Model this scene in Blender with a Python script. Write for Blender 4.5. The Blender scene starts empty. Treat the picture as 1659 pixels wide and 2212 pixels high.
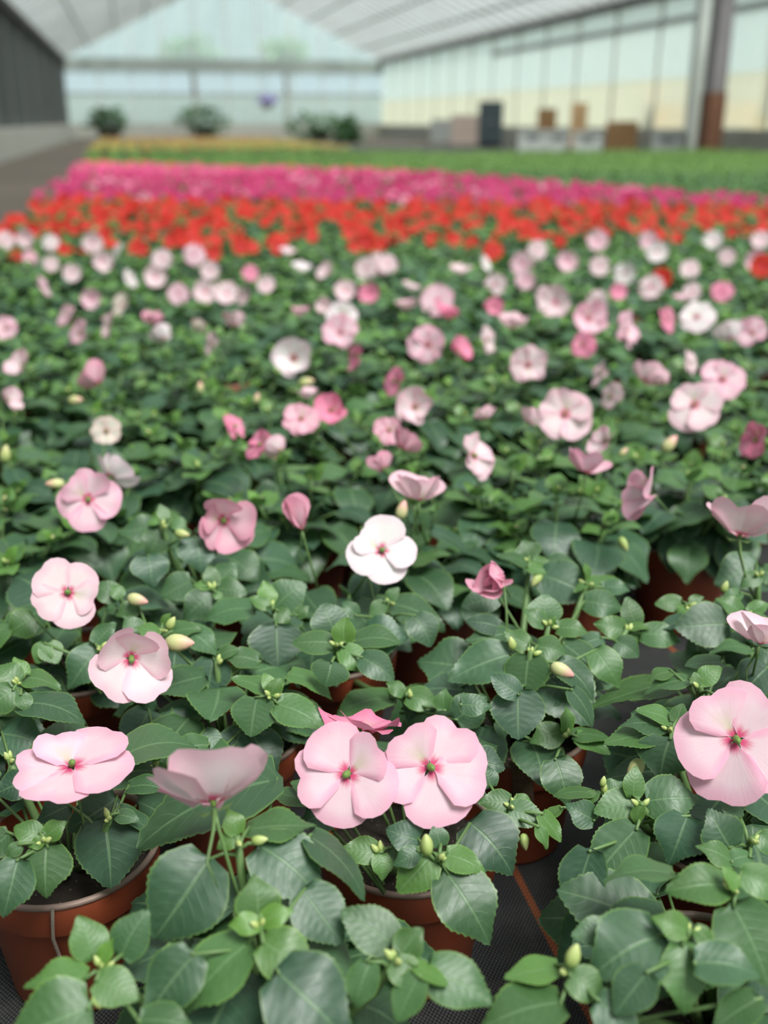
import bpy, math, random
import numpy as np
from mathutils import Vector, Matrix, Quaternion
from math import sin, cos, pi, sqrt, radians, atan, atan2, exp

random.seed(7)
SC = bpy.context.scene
COL = SC.collection

# ------------------------------------------------------------------ camera
IW, IH = 1659, 2212
FPX, CX, CY = 2200.0, 829.5, 1106.0
PITCH = atan((CY - 262) / FPX)
YAW = atan((CX - 280) / (FPX / cos(PITCH)))
HCAM = 0.58
FWD = Vector((sin(YAW) * cos(PITCH), cos(YAW) * cos(PITCH), -sin(PITCH)))
RGT = Vector((cos(YAW), -sin(YAW), 0))
UPV = RGT.cross(FWD)
EYE = Vector((0, 0, HCAM))
cam_d = bpy.data.cameras.new('camera')
cam = bpy.data.objects.new('camera', cam_d)
COL.objects.link(cam)
cam.matrix_world = Matrix((RGT, UPV, -FWD)).transposed().to_4x4()
cam.location = EYE
cam_d.sensor_width = 36.0
cam_d.sensor_fit = 'AUTO'
cam_d.lens = FPX / IH * 36.0
cam_d.clip_start = 0.02
cam_d.clip_end = 400
cam_d.dof.use_dof = True
cam_d.dof.focus_distance = 0.68
cam_d.dof.aperture_fstop = cam_d.lens * 0.001 / 0.0085
SC.camera = cam

# ------------------------------------------------------------------ world, sun, exposure
wd = bpy.data.worlds.new('overcast_sky')
SC.world = wd
wd.use_nodes = True
bg = wd.node_tree.nodes['Background']
bg.inputs[0].default_value = (0.80, 0.90, 0.93, 1)
bg.inputs[1].default_value = 0.45
sun_d = bpy.data.lights.new('hazy_sun', 'SUN')
sun_d.energy = 6.4
sun_d.angle = radians(24)
sun_d.color = (1.0, 0.97, 0.93)
sun = bpy.data.objects.new('hazy_sun', sun_d)
COL.objects.link(sun)
sd = Vector((0.22, -0.42, 0.88)).normalized()           # towards the sun
sun.rotation_euler = sd.to_track_quat('Z', 'Y').to_euler()
sun.location = (2, -3, 9)
SC.view_settings.view_transform = 'Standard'
SC.view_settings.look = 'None'
SC.view_settings.gamma = 1
SC.view_settings.use_curve_mapping = False
SC.view_settings.exposure = 0.92
SC.cycles.max_bounces = 7
SC.cycles.diffuse_bounces = 3
SC.cycles.glossy_bounces = 2
SC.cycles.transmission_bounces = 4
SC.cycles.transparent_max_bounces = 8
SC.cycles.use_denoising = True
SC.cycles.caustics_reflective = False
SC.cycles.caustics_refractive = False


# ------------------------------------------------------------------ helpers
def lin(r, g, b):
    f = lambda c: (c / 255 / 12.92) if c < 10 else ((c / 255 + 0.055) / 1.055) ** 2.4
    return (f(r), f(g), f(b), 1.0)


def ray(px, py):
    return FWD + RGT * ((px - CX) / FPX) - UPV * ((py - CY) / FPX)


def at(px, py, z):
    d = ray(px, py)
    return EYE + d * ((z - HCAM) / d.z)


def atY(px, py, y):
    d = ray(px, py)
    return EYE + d * (y / d.y)


def pxof(p):
    v = Vector(p) - EYE
    z = v.dot(FWD)
    return CX + FPX * v.dot(RGT) / z, CY - FPX * v.dot(UPV) / z, FPX / z


def put(name, me, parent=None, mat4=None, color=None):
    o = bpy.data.objects.new(name, me)
    COL.objects.link(o)
    if parent is not None:
        o.parent = parent
    if mat4 is not None:
        o.matrix_basis = mat4
    if color is not None:
        o.color = color
    return o


def tag(o, label=None, cat=None, group=None, kind=None):
    if label: o['label'] = label
    if cat: o['category'] = cat
    if group: o['group'] = group
    if kind: o['kind'] = kind
    return o


class MB:
    """collects verts and faces for one mesh"""
    def __init__(s):
        s.v, s.f, s.uv, s.m, s.age = [], [], [], [], []

    def add(s, verts, faces, uvs=None, mi=0, age=0.0):
        b = len(s.v)
        s.v += [tuple(p) for p in verts]
        s.uv += (uvs if uvs else [(0.5, 0.5)] * len(verts))
        s.age += [age] * len(verts)
        for f in faces:
            s.f.append(tuple(i + b for i in f))
            s.m.append(mi)

    def box(s, a, b, mi=0):
        (x0, y0, z0), (x1, y1, z1) = a, b
        s.add([(x0, y0, z0), (x1, y0, z0), (x1, y1, z0), (x0, y1, z0), (x0, y0, z1), (x1, y0, z1), (x1, y1, z1), (x0, y1, z1)],
              [(0, 3, 2, 1), (4, 5, 6, 7), (0, 1, 5, 4), (1, 2, 6, 5), (2, 3, 7, 6), (3, 0, 4, 7)], None, mi)

    def bar(s, p, q, w, h, mi=0):
        p, q = Vector(p), Vector(q)
        d = (q - p).normalized()
        a = d.cross(Vector((0, 0, 1)))
        if a.length < 1e-3: a = Vector((1, 0, 0))
        a.normalize()
        b = a.cross(d)
        vs = [c + a * (sx * w / 2) + b * (sy * h / 2) for c in (p, q) for sx, sy in ((-1, -1), (1, -1), (1, 1), (-1, 1))]
        s.add(vs, [(0, 1, 2, 3), (7, 6, 5, 4), (0, 4, 5, 1), (1, 5, 6, 2), (2, 6, 7, 3), (3, 7, 4, 0)], None, mi)

    def tube(s, pts, radii, n=6, mi=0, age=0.0):
        pts = [Vector(p) for p in pts]
        vs, fs, uv = [], [], []
        a = None
        for i, p in enumerate(pts):
            d = (pts[min(i + 1, len(pts) - 1)] - pts[max(i - 1, 0)])
            d = d.normalized() if d.length > 1e-9 else Vector((0, 0, 1))
            if a is None:
                a = d.orthogonal().normalized()
            else:
                a = (a - d * a.dot(d))
                a = a.normalized() if a.length > 1e-6 else d.orthogonal().normalized()
            b = d.cross(a)
            r = radii[i] if hasattr(radii, '__len__') else radii
            for k in range(n):
                t = 2 * pi * k / n
                vs.append(p + a * (cos(t) * r) + b * (sin(t) * r))
                uv.append((k / n, i / max(1, len(pts) - 1)))
        for i in range(len(pts) - 1):
            for k in range(n):
                k2 = (k + 1) % n
                fs.append((i * n + k, i * n + k2, (i + 1) * n + k2, (i + 1) * n + k))
        fs.append(tuple(range(n))[::-1])
        fs.append(tuple(range((len(pts) - 1) * n, len(pts) * n)))
        s.add(vs, fs, uv, mi, age)

    def lathe(s, prof, n=40, mi=0, jit=None):
        vs, fs, uv = [], [], []
        for i, (r, z) in enumerate(prof):
            for k in range(n):
                t = 2 * pi * k / n
                vs.append((r * cos(t), r * sin(t), z))
                uv.append((k / n, i / len(prof)))
        for i in range(len(prof) - 1):
            for k in range(n):
                k2 = (k + 1) % n
                fs.append((i * n + k, i * n + k2, (i + 1) * n + k2, (i + 1) * n + k))
        s.add(vs, fs, uv, mi)

    def mesh(s, name, mats, smooth=True):
        me = bpy.data.meshes.new(name)
        me.from_pydata(s.v, [], s.f)
        for m in mats: me.materials.append(m)
        if any(s.m): me.polygons.foreach_set('material_index', s.m)
        me.polygons.foreach_set('use_smooth', [smooth] * len(s.f))
        uvl = me.uv_layers.new(name='UVMap')
        li = np.empty(len(me.loops), dtype=np.int32)
        me.loops.foreach_get('vertex_index', li)
        uvl.data.foreach_set('uv', np.array(s.uv, dtype=np.float32)[li].ravel())
        if any(s.age):
            at_ = me.attributes.new('age', 'FLOAT', 'POINT')
            at_.data.foreach_set('value', s.age)
        me.update()
        return me

    def build(s, name, mats, parent=None, mat4=None, smooth=True):
        if not isinstance(mats, (list, tuple)): mats = [mats]
        return put(name, s.mesh(name, mats, smooth), parent, mat4)


def empty(name, loc):
    o = bpy.data.objects.new(name, None)
    o.empty_display_size = 0.02
    o.location = loc
    COL.objects.link(o)
    return o


# ------------------------------------------------------------------ materials
class NT:
    def __init__(s, name):
        s.mat = bpy.data.materials.new(name)
        s.mat.use_nodes = True
        s.t = s.mat.node_tree
        s.bsdf = s.t.nodes['Principled BSDF']
        s.out = s.t.nodes['Material Output']

    def n(s, typ, **kw):
        nd = s.t.nodes.new(typ)
        for k, v in kw.items(): setattr(nd, k, v)
        return nd

    def link(s, a, b): s.t.links.new(a, b)

    def val(s, x, sock):
        if isinstance(x, (int, float)): sock.default_value = x
        elif isinstance(x, tuple): sock.default_value = x
        else: s.link(x, sock)

    def math(s, op, a, b=0.0, c=0.0, clamp=False):
        nd = s.n('ShaderNodeMath', operation=op, use_clamp=clamp)
        for i, x in enumerate((a, b, c)): s.val(x, nd.inputs[i])
        return nd.outputs[0]

    def smooth(s, x, lo, hi, a=0.0, b=1.0):
        nd = s.n('ShaderNodeMapRange', interpolation_type='SMOOTHSTEP')
        s.val(x, nd.inputs[0])
        for i, y in enumerate((lo, hi, a, b)): nd.inputs[i + 1].default_value = y
        return nd.outputs[0]

    def mix(s, f, a, b, mode='MIX'):
        nd = s.n('ShaderNodeMix', data_type='RGBA', blend_type=mode)
        s.val(f, nd.inputs[0]); s.val(a, nd.inputs[6]); s.val(b, nd.inputs[7])
        return nd.outputs[2]

    def noise(s, vec, scale, detail=2.0, rough=0.5):
        nd = s.n('ShaderNodeTexNoise')
        if vec is not None: s.link(vec, nd.inputs['Vector'])
        nd.inputs['Scale'].default_value = scale
        nd.inputs['Detail'].default_value = detail
        nd.inputs['Roughness'].default_value = rough
        return nd.outputs[0]

    def bump(s, h, strength=0.3, dist=0.001):
        nd = s.n('ShaderNodeBump')
        nd.inputs['Strength'].default_value = strength
        nd.inputs['Distance'].default_value = dist
        s.link(h, nd.inputs['Height'])
        s.link(nd.outputs[0], s.bsdf.inputs['Normal'])


def plain(name, col, rough=0.6, var=0.12, scale=8.0, spec=0.4, metal=0.0, bump=0.0):
    m = NT(name)
    co = m.n('ShaderNodeTexCoord').outputs['Object']
    nz = m.noise(co, scale, 4)
    dark = tuple(c * (1 - 2 * var) for c in col[:3]) + (1,)
    light = tuple(min(1, c * (1 + 2 * var)) for c in col[:3]) + (1,)
    m.link(m.mix(nz, dark, light), m.bsdf.inputs['Base Color'])
    m.bsdf.inputs['Roughness'].default_value = rough
    m.bsdf.inputs['Specular IOR Level'].default_value = spec
    m.bsdf.inputs['Metallic'].default_value = metal
    if bump: m.bump(m.noise(co, scale * 6, 3), bump, 0.002)
    return m.mat


def leaf_material(name, per_object):
    m = NT(name)
    uv = m.n('ShaderNodeSeparateXYZ')
    m.link(m.n('ShaderNodeTexCoord').outputs['UV'], uv.inputs[0])
    u = m.math('ABSOLUTE', m.math('SUBTRACT', uv.outputs[0], 0.5))        # 0 .. .5 across
    v = uv.outputs[1]
    oi = m.n('ShaderNodeObjectInfo')
    if per_object:
        sep = m.n('ShaderNodeSeparateColor')
        m.link(oi.outputs['Color'], sep.inputs[0])
        age, var = sep.outputs[0], sep.outputs[1]
    else:
        age = m.n('ShaderNodeAttribute', attribute_name='age').outputs['Fac']
        var = m.noise(m.n('ShaderNodeTexCoord').outputs['Object'], 30, 1)
    co = m.n('ShaderNodeTexCoord').outputs['Object']
    # veins: midrib, and side veins that sweep forward to the margin
    mid = m.smooth(u, 0.012, 0.034, 1, 0)
    sweep = m.math('SUBTRACT', v, m.math('MULTIPLY', m.math('POWER', m.math('MULTIPLY', u, 2.0), 1.25), 0.26))
    ph = m.math('ABSOLUTE', m.math('SUBTRACT', m.math('FRACT', m.math('ADD', m.math('MULTIPLY', sweep, 8.0), 0.2)), 0.5))
    side = m.math('MULTIPLY', m.smooth(ph, 0.0, 0.05, 1, 0), m.smooth(u, 0.15, 0.45, 0.75, 0.12))
    side = m.math('MULTIPLY', side, m.smooth(v, 0.75, 0.95, 1, 0))
    vein = m.math('MAXIMUM', mid, side)
    nz = m.noise(co, 14.0, 4)
    mature = m.mix(nz, (0.031, 0.076, 0.045, 1), (0.052, 0.115, 0.065, 1))
    young = m.mix(nz, (0.090, 0.205, 0.036, 1), (0.138, 0.275, 0.048, 1))
    base = m.mix(age, mature, young)
    bright = m.math('ADD', 0.74 if per_object else 0.98, m.math('MULTIPLY', var, 0.6))  # joined foliage colour is raised to stand in for brighter ambient light further back
    comb = m.n('ShaderNodeCombineColor')
    for i in range(3): m.link(bright, comb.inputs[i])
    base = m.mix(1.0, base, comb.outputs[0], 'MULTIPLY')
    base = m.mix(m.math('MULTIPLY', vein, 0.42), base, (0.20, 0.33, 0.16, 1))
    rimf = m.math('MULTIPLY', m.smooth(u, 0.455, 0.495), m.math('ADD', 0.35, m.math('MULTIPLY', age, 0.5)))
    base = m.mix(rimf, base, (0.22, 0.38, 0.07, 1))
    geo = m.n('ShaderNodeNewGeometry')
    back = m.mix(0.5, base, (0.17, 0.27, 0.15, 1))
    base = m.mix(geo.outputs['Backfacing'], base, back)
    m.link(base, m.bsdf.inputs['Base Color'])
    m.link(m.math('ADD', 0.30, m.math('MULTIPLY', nz, 0.24)), m.bsdf.inputs['Roughness'])
    m.bsdf.inputs['Specular IOR Level'].default_value = 0.55
    h = m.math('SUBTRACT', m.math('MULTIPLY', nz, 0.25), m.math('MULTIPLY', vein, 0.8))
    h = m.math('ADD', h, m.math('MULTIPLY', m.math('POWER', m.math('MULTIPLY', ph, 2.0), 0.6), -0.25))
    m.bump(h, 0.28, 0.0008)
    tr = m.n('ShaderNodeBsdfTranslucent')
    m.link(m.mix(0.6, base, (0.16, 0.36, 0.04, 1)), tr.inputs[0])
    mx = m.n('ShaderNodeMixShader')
    mx.inputs[0].default_value = 0.16
    m.link(m.bsdf.outputs[0], mx.inputs[1]); m.link(tr.outputs[0], mx.inputs[2])
    m.link(mx.outputs[0], m.out.inputs[0])
    return m.mat


def petal_material(name):
    m = NT(name)
    uv = m.n('ShaderNodeSeparateXYZ')
    tc = m.n('ShaderNodeTexCoord')
    m.link(tc.outputs['UV'], uv.inputs[0])
    us = m.math('SUBTRACT', uv.outputs[0], 0.5)
    u = m.math('MULTIPLY', m.math('ABSOLUTE', us), 2.0)
    v = uv.outputs[1]
    oi = m.n('ShaderNodeObjectInfo')
    tint = oi.outputs['Color']
    # radial streaks
    cb = m.n('ShaderNodeCombineXYZ')
    m.link(m.math('MULTIPLY', us, 26.0), cb.inputs[0])
    m.link(m.math('MULTIPLY', v, 1.6), cb.inputs[1])
    m.link(m.math('MULTIPLY', oi.outputs['Random'], 40.0), cb.inputs[2])
    streak = m.noise(cb.outputs[0], 1.4, 3)
    soft = m.noise(tc.outputs['Object'], 1.8, 2)
    deep = m.mix(1.0, tint, (0.97, 0.70, 0.84, 1), 'MULTIPLY')
    sepc = m.n('ShaderNodeSeparateColor'); m.link(tint, sepc.inputs[0])
    pale = m.mix(m.math('MULTIPLY', m.smooth(sepc.outputs[1], 0.15, 0.6), 0.5), tint, (0.96, 0.86, 0.89, 1))
    edge = m.math('MAXIMUM', m.smooth(v, 0.62, 1.0), m.smooth(u, 0.55, 0.95))
    f = m.math('MULTIPLY', m.math('ADD', m.math('MULTIPLY', edge, 0.60), m.math('MULTIPLY', m.math('SUBTRACT', soft, 0.5), 0.6)), 1.0, clamp=True)
    c = m.mix(f, pale, deep)
    c = m.mix(m.math('MULTIPLY', m.math('SUBTRACT', streak, 0.5, clamp=True), 0.5), c, deep)
    # creamy green flush along the crease of the upper petal (amount in the alpha channel)
    ya = m.math('MULTIPLY', m.smooth(u, 0.0, 0.75, 1, 0), m.smooth(v, 0.75, 0.15, 0, 1))
    yf = m.math('MULTIPLY', ya, oi.outputs['Alpha'])
    c = m.mix(m.math('MULTIPLY', yf, 0.7), c, (0.66, 0.62, 0.36, 1))
    th = m.smooth(m.math('ADD', v, m.math('MULTIPLY', m.math('SUBTRACT', streak, 0.5), 0.20)), 0.07, 0.27, 1, 0)
    c = m.mix(m.math('MULTIPLY', th, 0.93), c, (0.78, 0.045, 0.19, 1))
    m.link(c, m.bsdf.inputs['Base Color'])
    m.bsdf.inputs['Roughness'].default_value = 0.6
    m.bsdf.inputs['Specular IOR Level'].default_value = 0.25
    m.bump(streak, 0.15, 0.001)
    tr = m.n('ShaderNodeBsdfTranslucent')
    m.link(c, tr.inputs[0])
    mx = m.n('ShaderNodeMixShader')
    mx.inputs[0].default_value = 0.30
    m.link(m.bsdf.outputs[0], mx.inputs[1]); m.link(tr.outputs[0], mx.inputs[2])
    m.link(mx.outputs[0], m.out.inputs[0])
    return m.mat


def bud_material():
    m = NT('bud_skin')
    uv = m.n('ShaderNodeSeparateXYZ')
    m.link(m.n('ShaderNodeTexCoord').outputs['UV'], uv.inputs[0])
    oi = m.n('ShaderNodeObjectInfo')
    sep = m.n('ShaderNodeSeparateColor')
    m.link(oi.outputs['Color'], sep.inputs[0])
    g = m.mix(uv.outputs[1], (0.30, 0.42, 0.10, 1), (0.55, 0.60, 0.24, 1))
    pk = m.mix(m.smooth(uv.outputs[1], 0.35, 1.0), (0.62, 0.60, 0.30, 1), (0.85, 0.38, 0.38, 1))
    m.link(m.mix(sep.outputs[0], g, pk), m.bsdf.inputs['Base Color'])
    m.bsdf.inputs['Roughness'].default_value = 0.45
    m.bump(m.noise(None, 60, 2), 0.1, 0.0005)
    return m.mat


def pot_material(gray=0.0):
    m = NT('terracotta_plastic' if not gray else 'dusty_rim')
    co = m.n('ShaderNodeTexCoord').outputs['Object']
    oi = m.n('ShaderNodeObjectInfo')
    nz = m.noise(co, 26, 5, 0.6)
    c = m.mix(nz, (0.215, 0.042, 0.017, 1), (0.300, 0.066, 0.026, 1))
    dirt = m.smooth(m.noise(co, 45, 6, 0.7), 0.58, 0.74)
    c = m.mix(m.math('MULTIPLY', dirt, 0.35), c, (0.10, 0.055, 0.035, 1))
    if gray: c = m.mix(gray, c, (0.27, 0.22, 0.19, 1))
    m.link(c, m.bsdf.inputs['Base Color'])
    m.bsdf.inputs['Roughness'].default_value = 0.48
    m.bump(nz, 0.08, 0.001)
    return m.mat


def soil_material():
    m = NT('peat_soil')
    co = m.n('ShaderNodeTexCoord').outputs['Object']
    nz = m.noise(co, 160, 5, 0.7)
    c = m.mix(nz, (0.008, 0.006, 0.005, 1), (0.05, 0.036, 0.026, 1))
    vor = m.n('ShaderNodeTexVoronoi'); vor.inputs['Scale'].default_value = 190
    m.link(co, vor.inputs['Vector'])
    c = m.mix(m.smooth(vor.outputs['Distance'], 0.10, 0.16, 0.5, 0), c, (0.30, 0.25, 0.20, 1))
    m.link(c, m.bsdf.inputs['Base Color'])
    m.bsdf.inputs['Roughness'].default_value = 0.95
    m.bump(nz, 0.9, 0.004)
    return m.mat


def mat_weave():
    """black woven ground cover: fine tape weave and printed rust-coloured guide lines every 31 cm"""
    m = NT('woven_ground_cover')
    sp = m.n('ShaderNodeSeparateXYZ')
    co = m.n('ShaderNodeTexCoord').outputs['Object']
    m.link(co, sp.inputs[0])
    x, y = sp.outputs[0], sp.outputs[1]
    wx = m.math('SINE', m.math('MULTIPLY', x, 2 * pi / 0.0032))
    wy = m.math('SINE', m.math('MULTIPLY', y, 2 * pi / 0.0040))
    w = m.math('MULTIPLY', wx, wy)
    nz = m.noise(co, 30, 5, 0.65)
    fine = m.noise(co, 900, 2)
    hi = m.smooth(w, -0.6, 1.0)
    c = m.mix(hi, (0.012, 0.0125, 0.0135, 1), (0.060, 0.061, 0.063, 1))
    c = m.mix(m.smooth(nz, 0.45, 0.8, 0, 0.5), c, (0.075, 0.068, 0.058, 1))
    c = m.mix(m.smooth(fine, 0.70, 0.76, 0, 0.6), c, (0.22, 0.19, 0.15, 1))
    fx = m.math('ABSOLUTE', m.math('SUBTRACT', m.math('FRACT', m.math('ADD', m.math('DIVIDE', m.math('SUBTRACT', x, 0.2605), 0.311), 0.5)), 0.5))
    lin_ = m.math('MULTIPLY', m.smooth(m.math('ADD', fx, m.math('MULTIPLY', wy, 0.0022)), 0.0088, 0.0105, 1, 0), m.smooth(w, -0.9, 0.1, 0.35, 1))
    c = m.mix(m.math('MULTIPLY', lin_, 0.9), c, (0.30, 0.080, 0.028, 1))
    m.link(c, m.bsdf.inputs['Base Color'])
    m.bsdf.inputs['Roughness'].default_value = 0.62
    m.bsdf.inputs['Specular IOR Level'].default_value = 0.35
    m.bump(m.math('ADD', w, m.math('MULTIPLY', fine, 0.5)), 0.5, 0.0006)
    return m.mat


def glass_mat(name, tint, clear, wash=1.0):
    """whitewashed greenhouse glass: part of the light goes straight through, the lime wash scatters the rest"""
    m = NT(name)
    m.t.nodes.remove(m.bsdf)
    co = m.n('ShaderNodeTexCoord').outputs['Object']
    nz = m.noise(co, 0.9, 5, 0.6)
    tp = m.n('ShaderNodeBsdfTransparent'); tp.inputs[0].default_value = tint
    tl = m.n('ShaderNodeBsdfTranslucent'); tl.inputs[0].default_value = tuple(0.88 * wash * c for c in tint[:3]) + (1,)
    df = m.n('ShaderNodeBsdfDiffuse'); df.inputs[0].default_value = tuple(0.75 * wash * c for c in tint[:3]) + (1,)
    m1 = m.n('ShaderNodeMixShader'); m1.inputs[0].default_value = 0.35
    m.link(tl.outputs[0], m1.inputs[1]); m.link(df.outputs[0], m1.inputs[2])
    m2 = m.n('ShaderNodeMixShader')
    m.link(m.smooth(nz, 0.3, 0.7, min(1, clear + 0.10), max(0, clear - 0.10)), m2.inputs[0])
    m.link(m1.outputs[0], m2.inputs[1]); m.link(tp.outputs[0], m2.inputs[2])
    m.link(m2.outputs[0], m.out.inputs[0])
    return m.mat


M_LEAF = leaf_material('impatiens_leaf', True)
M_LEAFJ = leaf_material('impatiens_foliage', False)
M_PETAL = petal_material('impatiens_petal')
M_BUD = bud_material()
M_POT = pot_material()
M_RIM = pot_material(0.75)
M_SOIL = soil_material()
M_STEM = plain('green_stem', (0.13, 0.22, 0.075, 1), 0.42, 0.15, 30)
M_COL = plain('green_pistil', (0.16, 0.26, 0.06, 1), 0.4, 0.2, 200)
M_TWINE = plain('pale_twine', (0.30, 0.24, 0.20, 1), 0.9, 0.25, 400, bump=0.6)
M_DEAD = plain('withered_leaf', (0.12, 0.075, 0.045, 1), 0.85, 0.35, 120, bump=0.6)
M_FLOOR = mat_weave()
M_PATH = plain('worn_concrete_path', (0.090, 0.072, 0.058, 1), 0.85, 0.2, 1.2, bump=0.3)
M_GROUND = plain('gravel_ground', (0.35, 0.36, 0.32, 1), 0.95, 0.15, 0.8)
M_ROOFG = glass_mat('whitewashed_roof_glass', (0.93, 0.96, 0.95, 1), 0.66, 0.45)
M_WALLG = glass_mat('hazy_wall_glass', (0.86, 0.93, 0.90, 1), 0.55)
M_GABLE = glass_mat('hazy_gable_glass', (0.90, 0.98, 0.98, 1), 0.64)
M_CREAMG = glass_mat('cream_wall_panel', (0.90, 0.91, 0.80, 1), 0.45)
M_STEEL = plain('grey_painted_steel', (0.33, 0.345, 0.34, 1), 0.5, 0.08, 3)
M_DKSTEEL = plain('dull_dark_steel', (0.115, 0.115, 0.115, 1), 0.6, 0.1, 3)
M_WHITE = plain('white_paint', (0.62, 0.64, 0.62, 1), 0.5, 0.06, 5)
M_SHADE = plain('dark_shade_cloth', (0.050, 0.062, 0.060, 1), 0.9, 0.12, 2)
M_SHADE2 = plain('black_brown_beam', (0.022, 0.020, 0.020, 1), 0.8, 0.15, 2)
M_CONC = plain('pale_concrete', (0.42, 0.42, 0.38, 1), 0.85, 0.1, 3)

# ------------------------------------------------------------------ the setting
XL, XR, Y0, Y1 = -2.3, 10.2, -4.0, 44.0
ZE, ZR = 2.80, 5.75                      # eaves, ridge
XM = (XL + XR) / 2
b = MB(); b.box((-0.62, Y0, -0.02), (XR - 0.9, 26.5, 0.0))
tag(b.build('floor', M_FLOOR, smooth=False), kind='structure')
b = MB(); b.box((XL, Y0, -0.06), (XR, Y1, -0.021))
tag(b.build('floor_path', M_PATH, smooth=False), kind='structure')
b = MB(); b.box((-60, -30, -0.12), (70, 110, -0.065))
tag(b.build('ground_outside', M_GROUND, smooth=False), kind='structure')

# left wall: low pale kerb wall, dark shade cloth panels above it, dark eaves beam
wl = tag(empty('wall_left', (XL, 0, 0)), kind='structure')
b = MB(); b.box((-0.10, Y0, -0.06), (0.28, Y1, 0.46)); b.build('knee_wall', M_CONC, wl, smooth=False)
for i in range(16):
    y = Y0 + i * 3.0
    b = MB(); b.box((-0.02, y + 0.03, 0.46), (0.02, y + 2.97, ZE - 0.12)); b.build('shade_panel', M_SHADE, wl, smooth=False)
    b = MB(); b.bar((0.05, y, 0.46), (0.05, y, ZE), 0.07, 0.07); b.build('post', M_DKSTEEL, wl, smooth=False)
b = MB(); b.box((-0.12, Y0, ZE - 0.16), (0.12, Y1, ZE + 0.06)); b.build('eaves_beam', M_SHADE2, wl, smooth=False)

# right wall: knee wall, cream lower panels, hazy upper panes, mullions, gutter
wr_ = tag(empty('wall_right', (XR, 0, 0)), kind='structure')
b = MB(); b.box((-0.06, Y0, -0.06), (0.06, Y1, 0.45)); b.build('knee_wall', M_CONC, wr_, smooth=False)
for i in range(24):
    y = Y0 + i * 2.0
    b = MB(); b.box((-0.012, y + 0.03, 0.45), (0.012, y + 1.97, 1.35)); b.build('lower_panel', M_CREAMG, wr_, smooth=False)
    b = MB(); b.box((-0.012, y + 0.03, 1.35), (0.012, y + 1.97, ZE)); b.build('pane', M_WALLG, wr_, smooth=False)
    b = MB(); b.bar((0, y, 0.4), (0, y, ZE), 0.055, 0.09); b.build('mullion', M_WHITE, wr_, smooth=False)
b = MB(); b.box((-0.16, Y0, ZE - 0.05), (0.12, Y1, ZE + 0.22)); b.build('gutter', M_DKSTEEL, wr_, smooth=False)
b = MB(); b.box((-0.10, Y0, 2.30), (0.02, 30, 2.40)); b.build('rail', M_STEEL, wr_, smooth=False)

# end wall and gable
we = tag(empty('wall_back', (0, Y1, 0)), kind='structure')
nb = 10
for i in range(nb):
    x0 = XL + (XR - XL) * i / nb; x1 = XL + (XR - XL) * (i + 1) / nb
    b = MB(); b.box((x0 + 0.03, -0.012, 0.5), (x1 - 0.03, 0.012, 1.55)); b.build('lower_panel', M_WALLG, we, smooth=False)
    b = MB(); b.box((x0 + 0.03, -0.012, 1.62), (x1 - 0.03, 0.012, 2.50)); b.build('pane', glass_mat('clear_end_glass', (0.92, 0.99, 1.0, 1), 0.86) if i == 0 else bpy.data.materials['clear_end_glass'], we, smooth=False)
    zz = lambda x: ZE + (ZR - ZE) * (1 - abs(x - XM) / (XM - XL))
    b = MB()
    v = [(x0 + 0.03, 0, ZE + 0.05), (x1 - 0.03, 0, ZE + 0.05), (x1 - 0.03, 0, max(ZE + 0.06, zz(x1 - 0.03))), (x0 + 0.03, 0, max(ZE + 0.06, zz(x0 + 0.03)))]
    b.add(v + [(p[0], 0.02, p[2]) for p in v], [(0, 1, 2, 3), (7, 6, 5, 4), (0, 4, 5, 1), (1, 5, 6, 2), (2, 6, 7, 3), (3, 7, 4, 0)])
    b.build('gable_pane', M_GABLE, we, smooth=False)
    b = MB(); b.bar((x0, 0, 0.45), (x0, 0, zz(x0)), 0.05, 0.08); b.build('mullion', M_WHITE, we, smooth=False)
b = MB(); b.box((XL, -0.12, ZE - 0.45), (XR, 0.06, ZE + 0.06)); b.build('tie_beam', plain('grey_green_beam', (0.30, 0.34, 0.32, 1), 0.6), we, smooth=False)
b = MB(); b.box((XL, -0.05, 1.55), (XR, 0.03, 1.62)); b.build('rail', M_STEEL, we, smooth=False)
b = MB(); b.box((XL, -0.06, -0.06), (XR, 0.06, 0.5)); b.build('knee_wall', M_CONC, we, smooth=False)

# wall behind the photographer
wf = tag(empty('wall_front', (0, Y0, 0)), kind='structure')
b = MB(); b.box((XL, -0.02, 0.5), (XR, 0.02, ZE)); b.build('pane', M_WALLG, wf, smooth=False)
b = MB(); b.box((XL, -0.06, -0.06), (XR, 0.06, 0.5)); b.build('knee_wall', M_CONC, wf, smooth=False)

# roof: bays of glass, glazing bars, purlins
rf = tag(empty('roof', (0, 0, 0)), kind='structure')
bar_me = {}
for s in (0, 1):
    xe, xr = (XL, XM) if s == 0 else (XR, XM)
    for i in range(16):
        y = Y0 + i * 3.0
        b = MB()
        v = [(xe, y, ZE), (xr, y, ZR), (xr, y + 3.0, ZR), (xe, y + 3.0, ZE)]
        b.add(v + [(p[0], p[1], p[2] + 0.012) for p in v], [(3, 2, 1, 0), (4, 5, 6, 7), (0, 1, 5, 4), (1, 2, 6, 5), (2, 3, 7, 6), (3, 0, 4, 7)])
        b.build('pane', M_ROOFG, rf, smooth=False)
    b = MB(); b.bar((xe, 0, ZE - 0.02), (xr, 0, ZR - 0.02), 0.030, 0.05)
    me = b.mesh('glazing_bar', [M_STEEL], False)
    for i in range(64):
        put('glazing_bar', me, rf, Matrix.Translation((0, Y0 + i * 0.75, 0)))
    for k in range(1, 6):
        t = k / 6
        x, z = xe + (xr - xe) * t, ZE + (ZR - ZE) * t - 0.07
        b = MB(); b.bar((x, Y0, z), (x, Y1, z), 0.05, 0.06); b.build('purlin', M_STEEL, rf, smooth=False)
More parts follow.
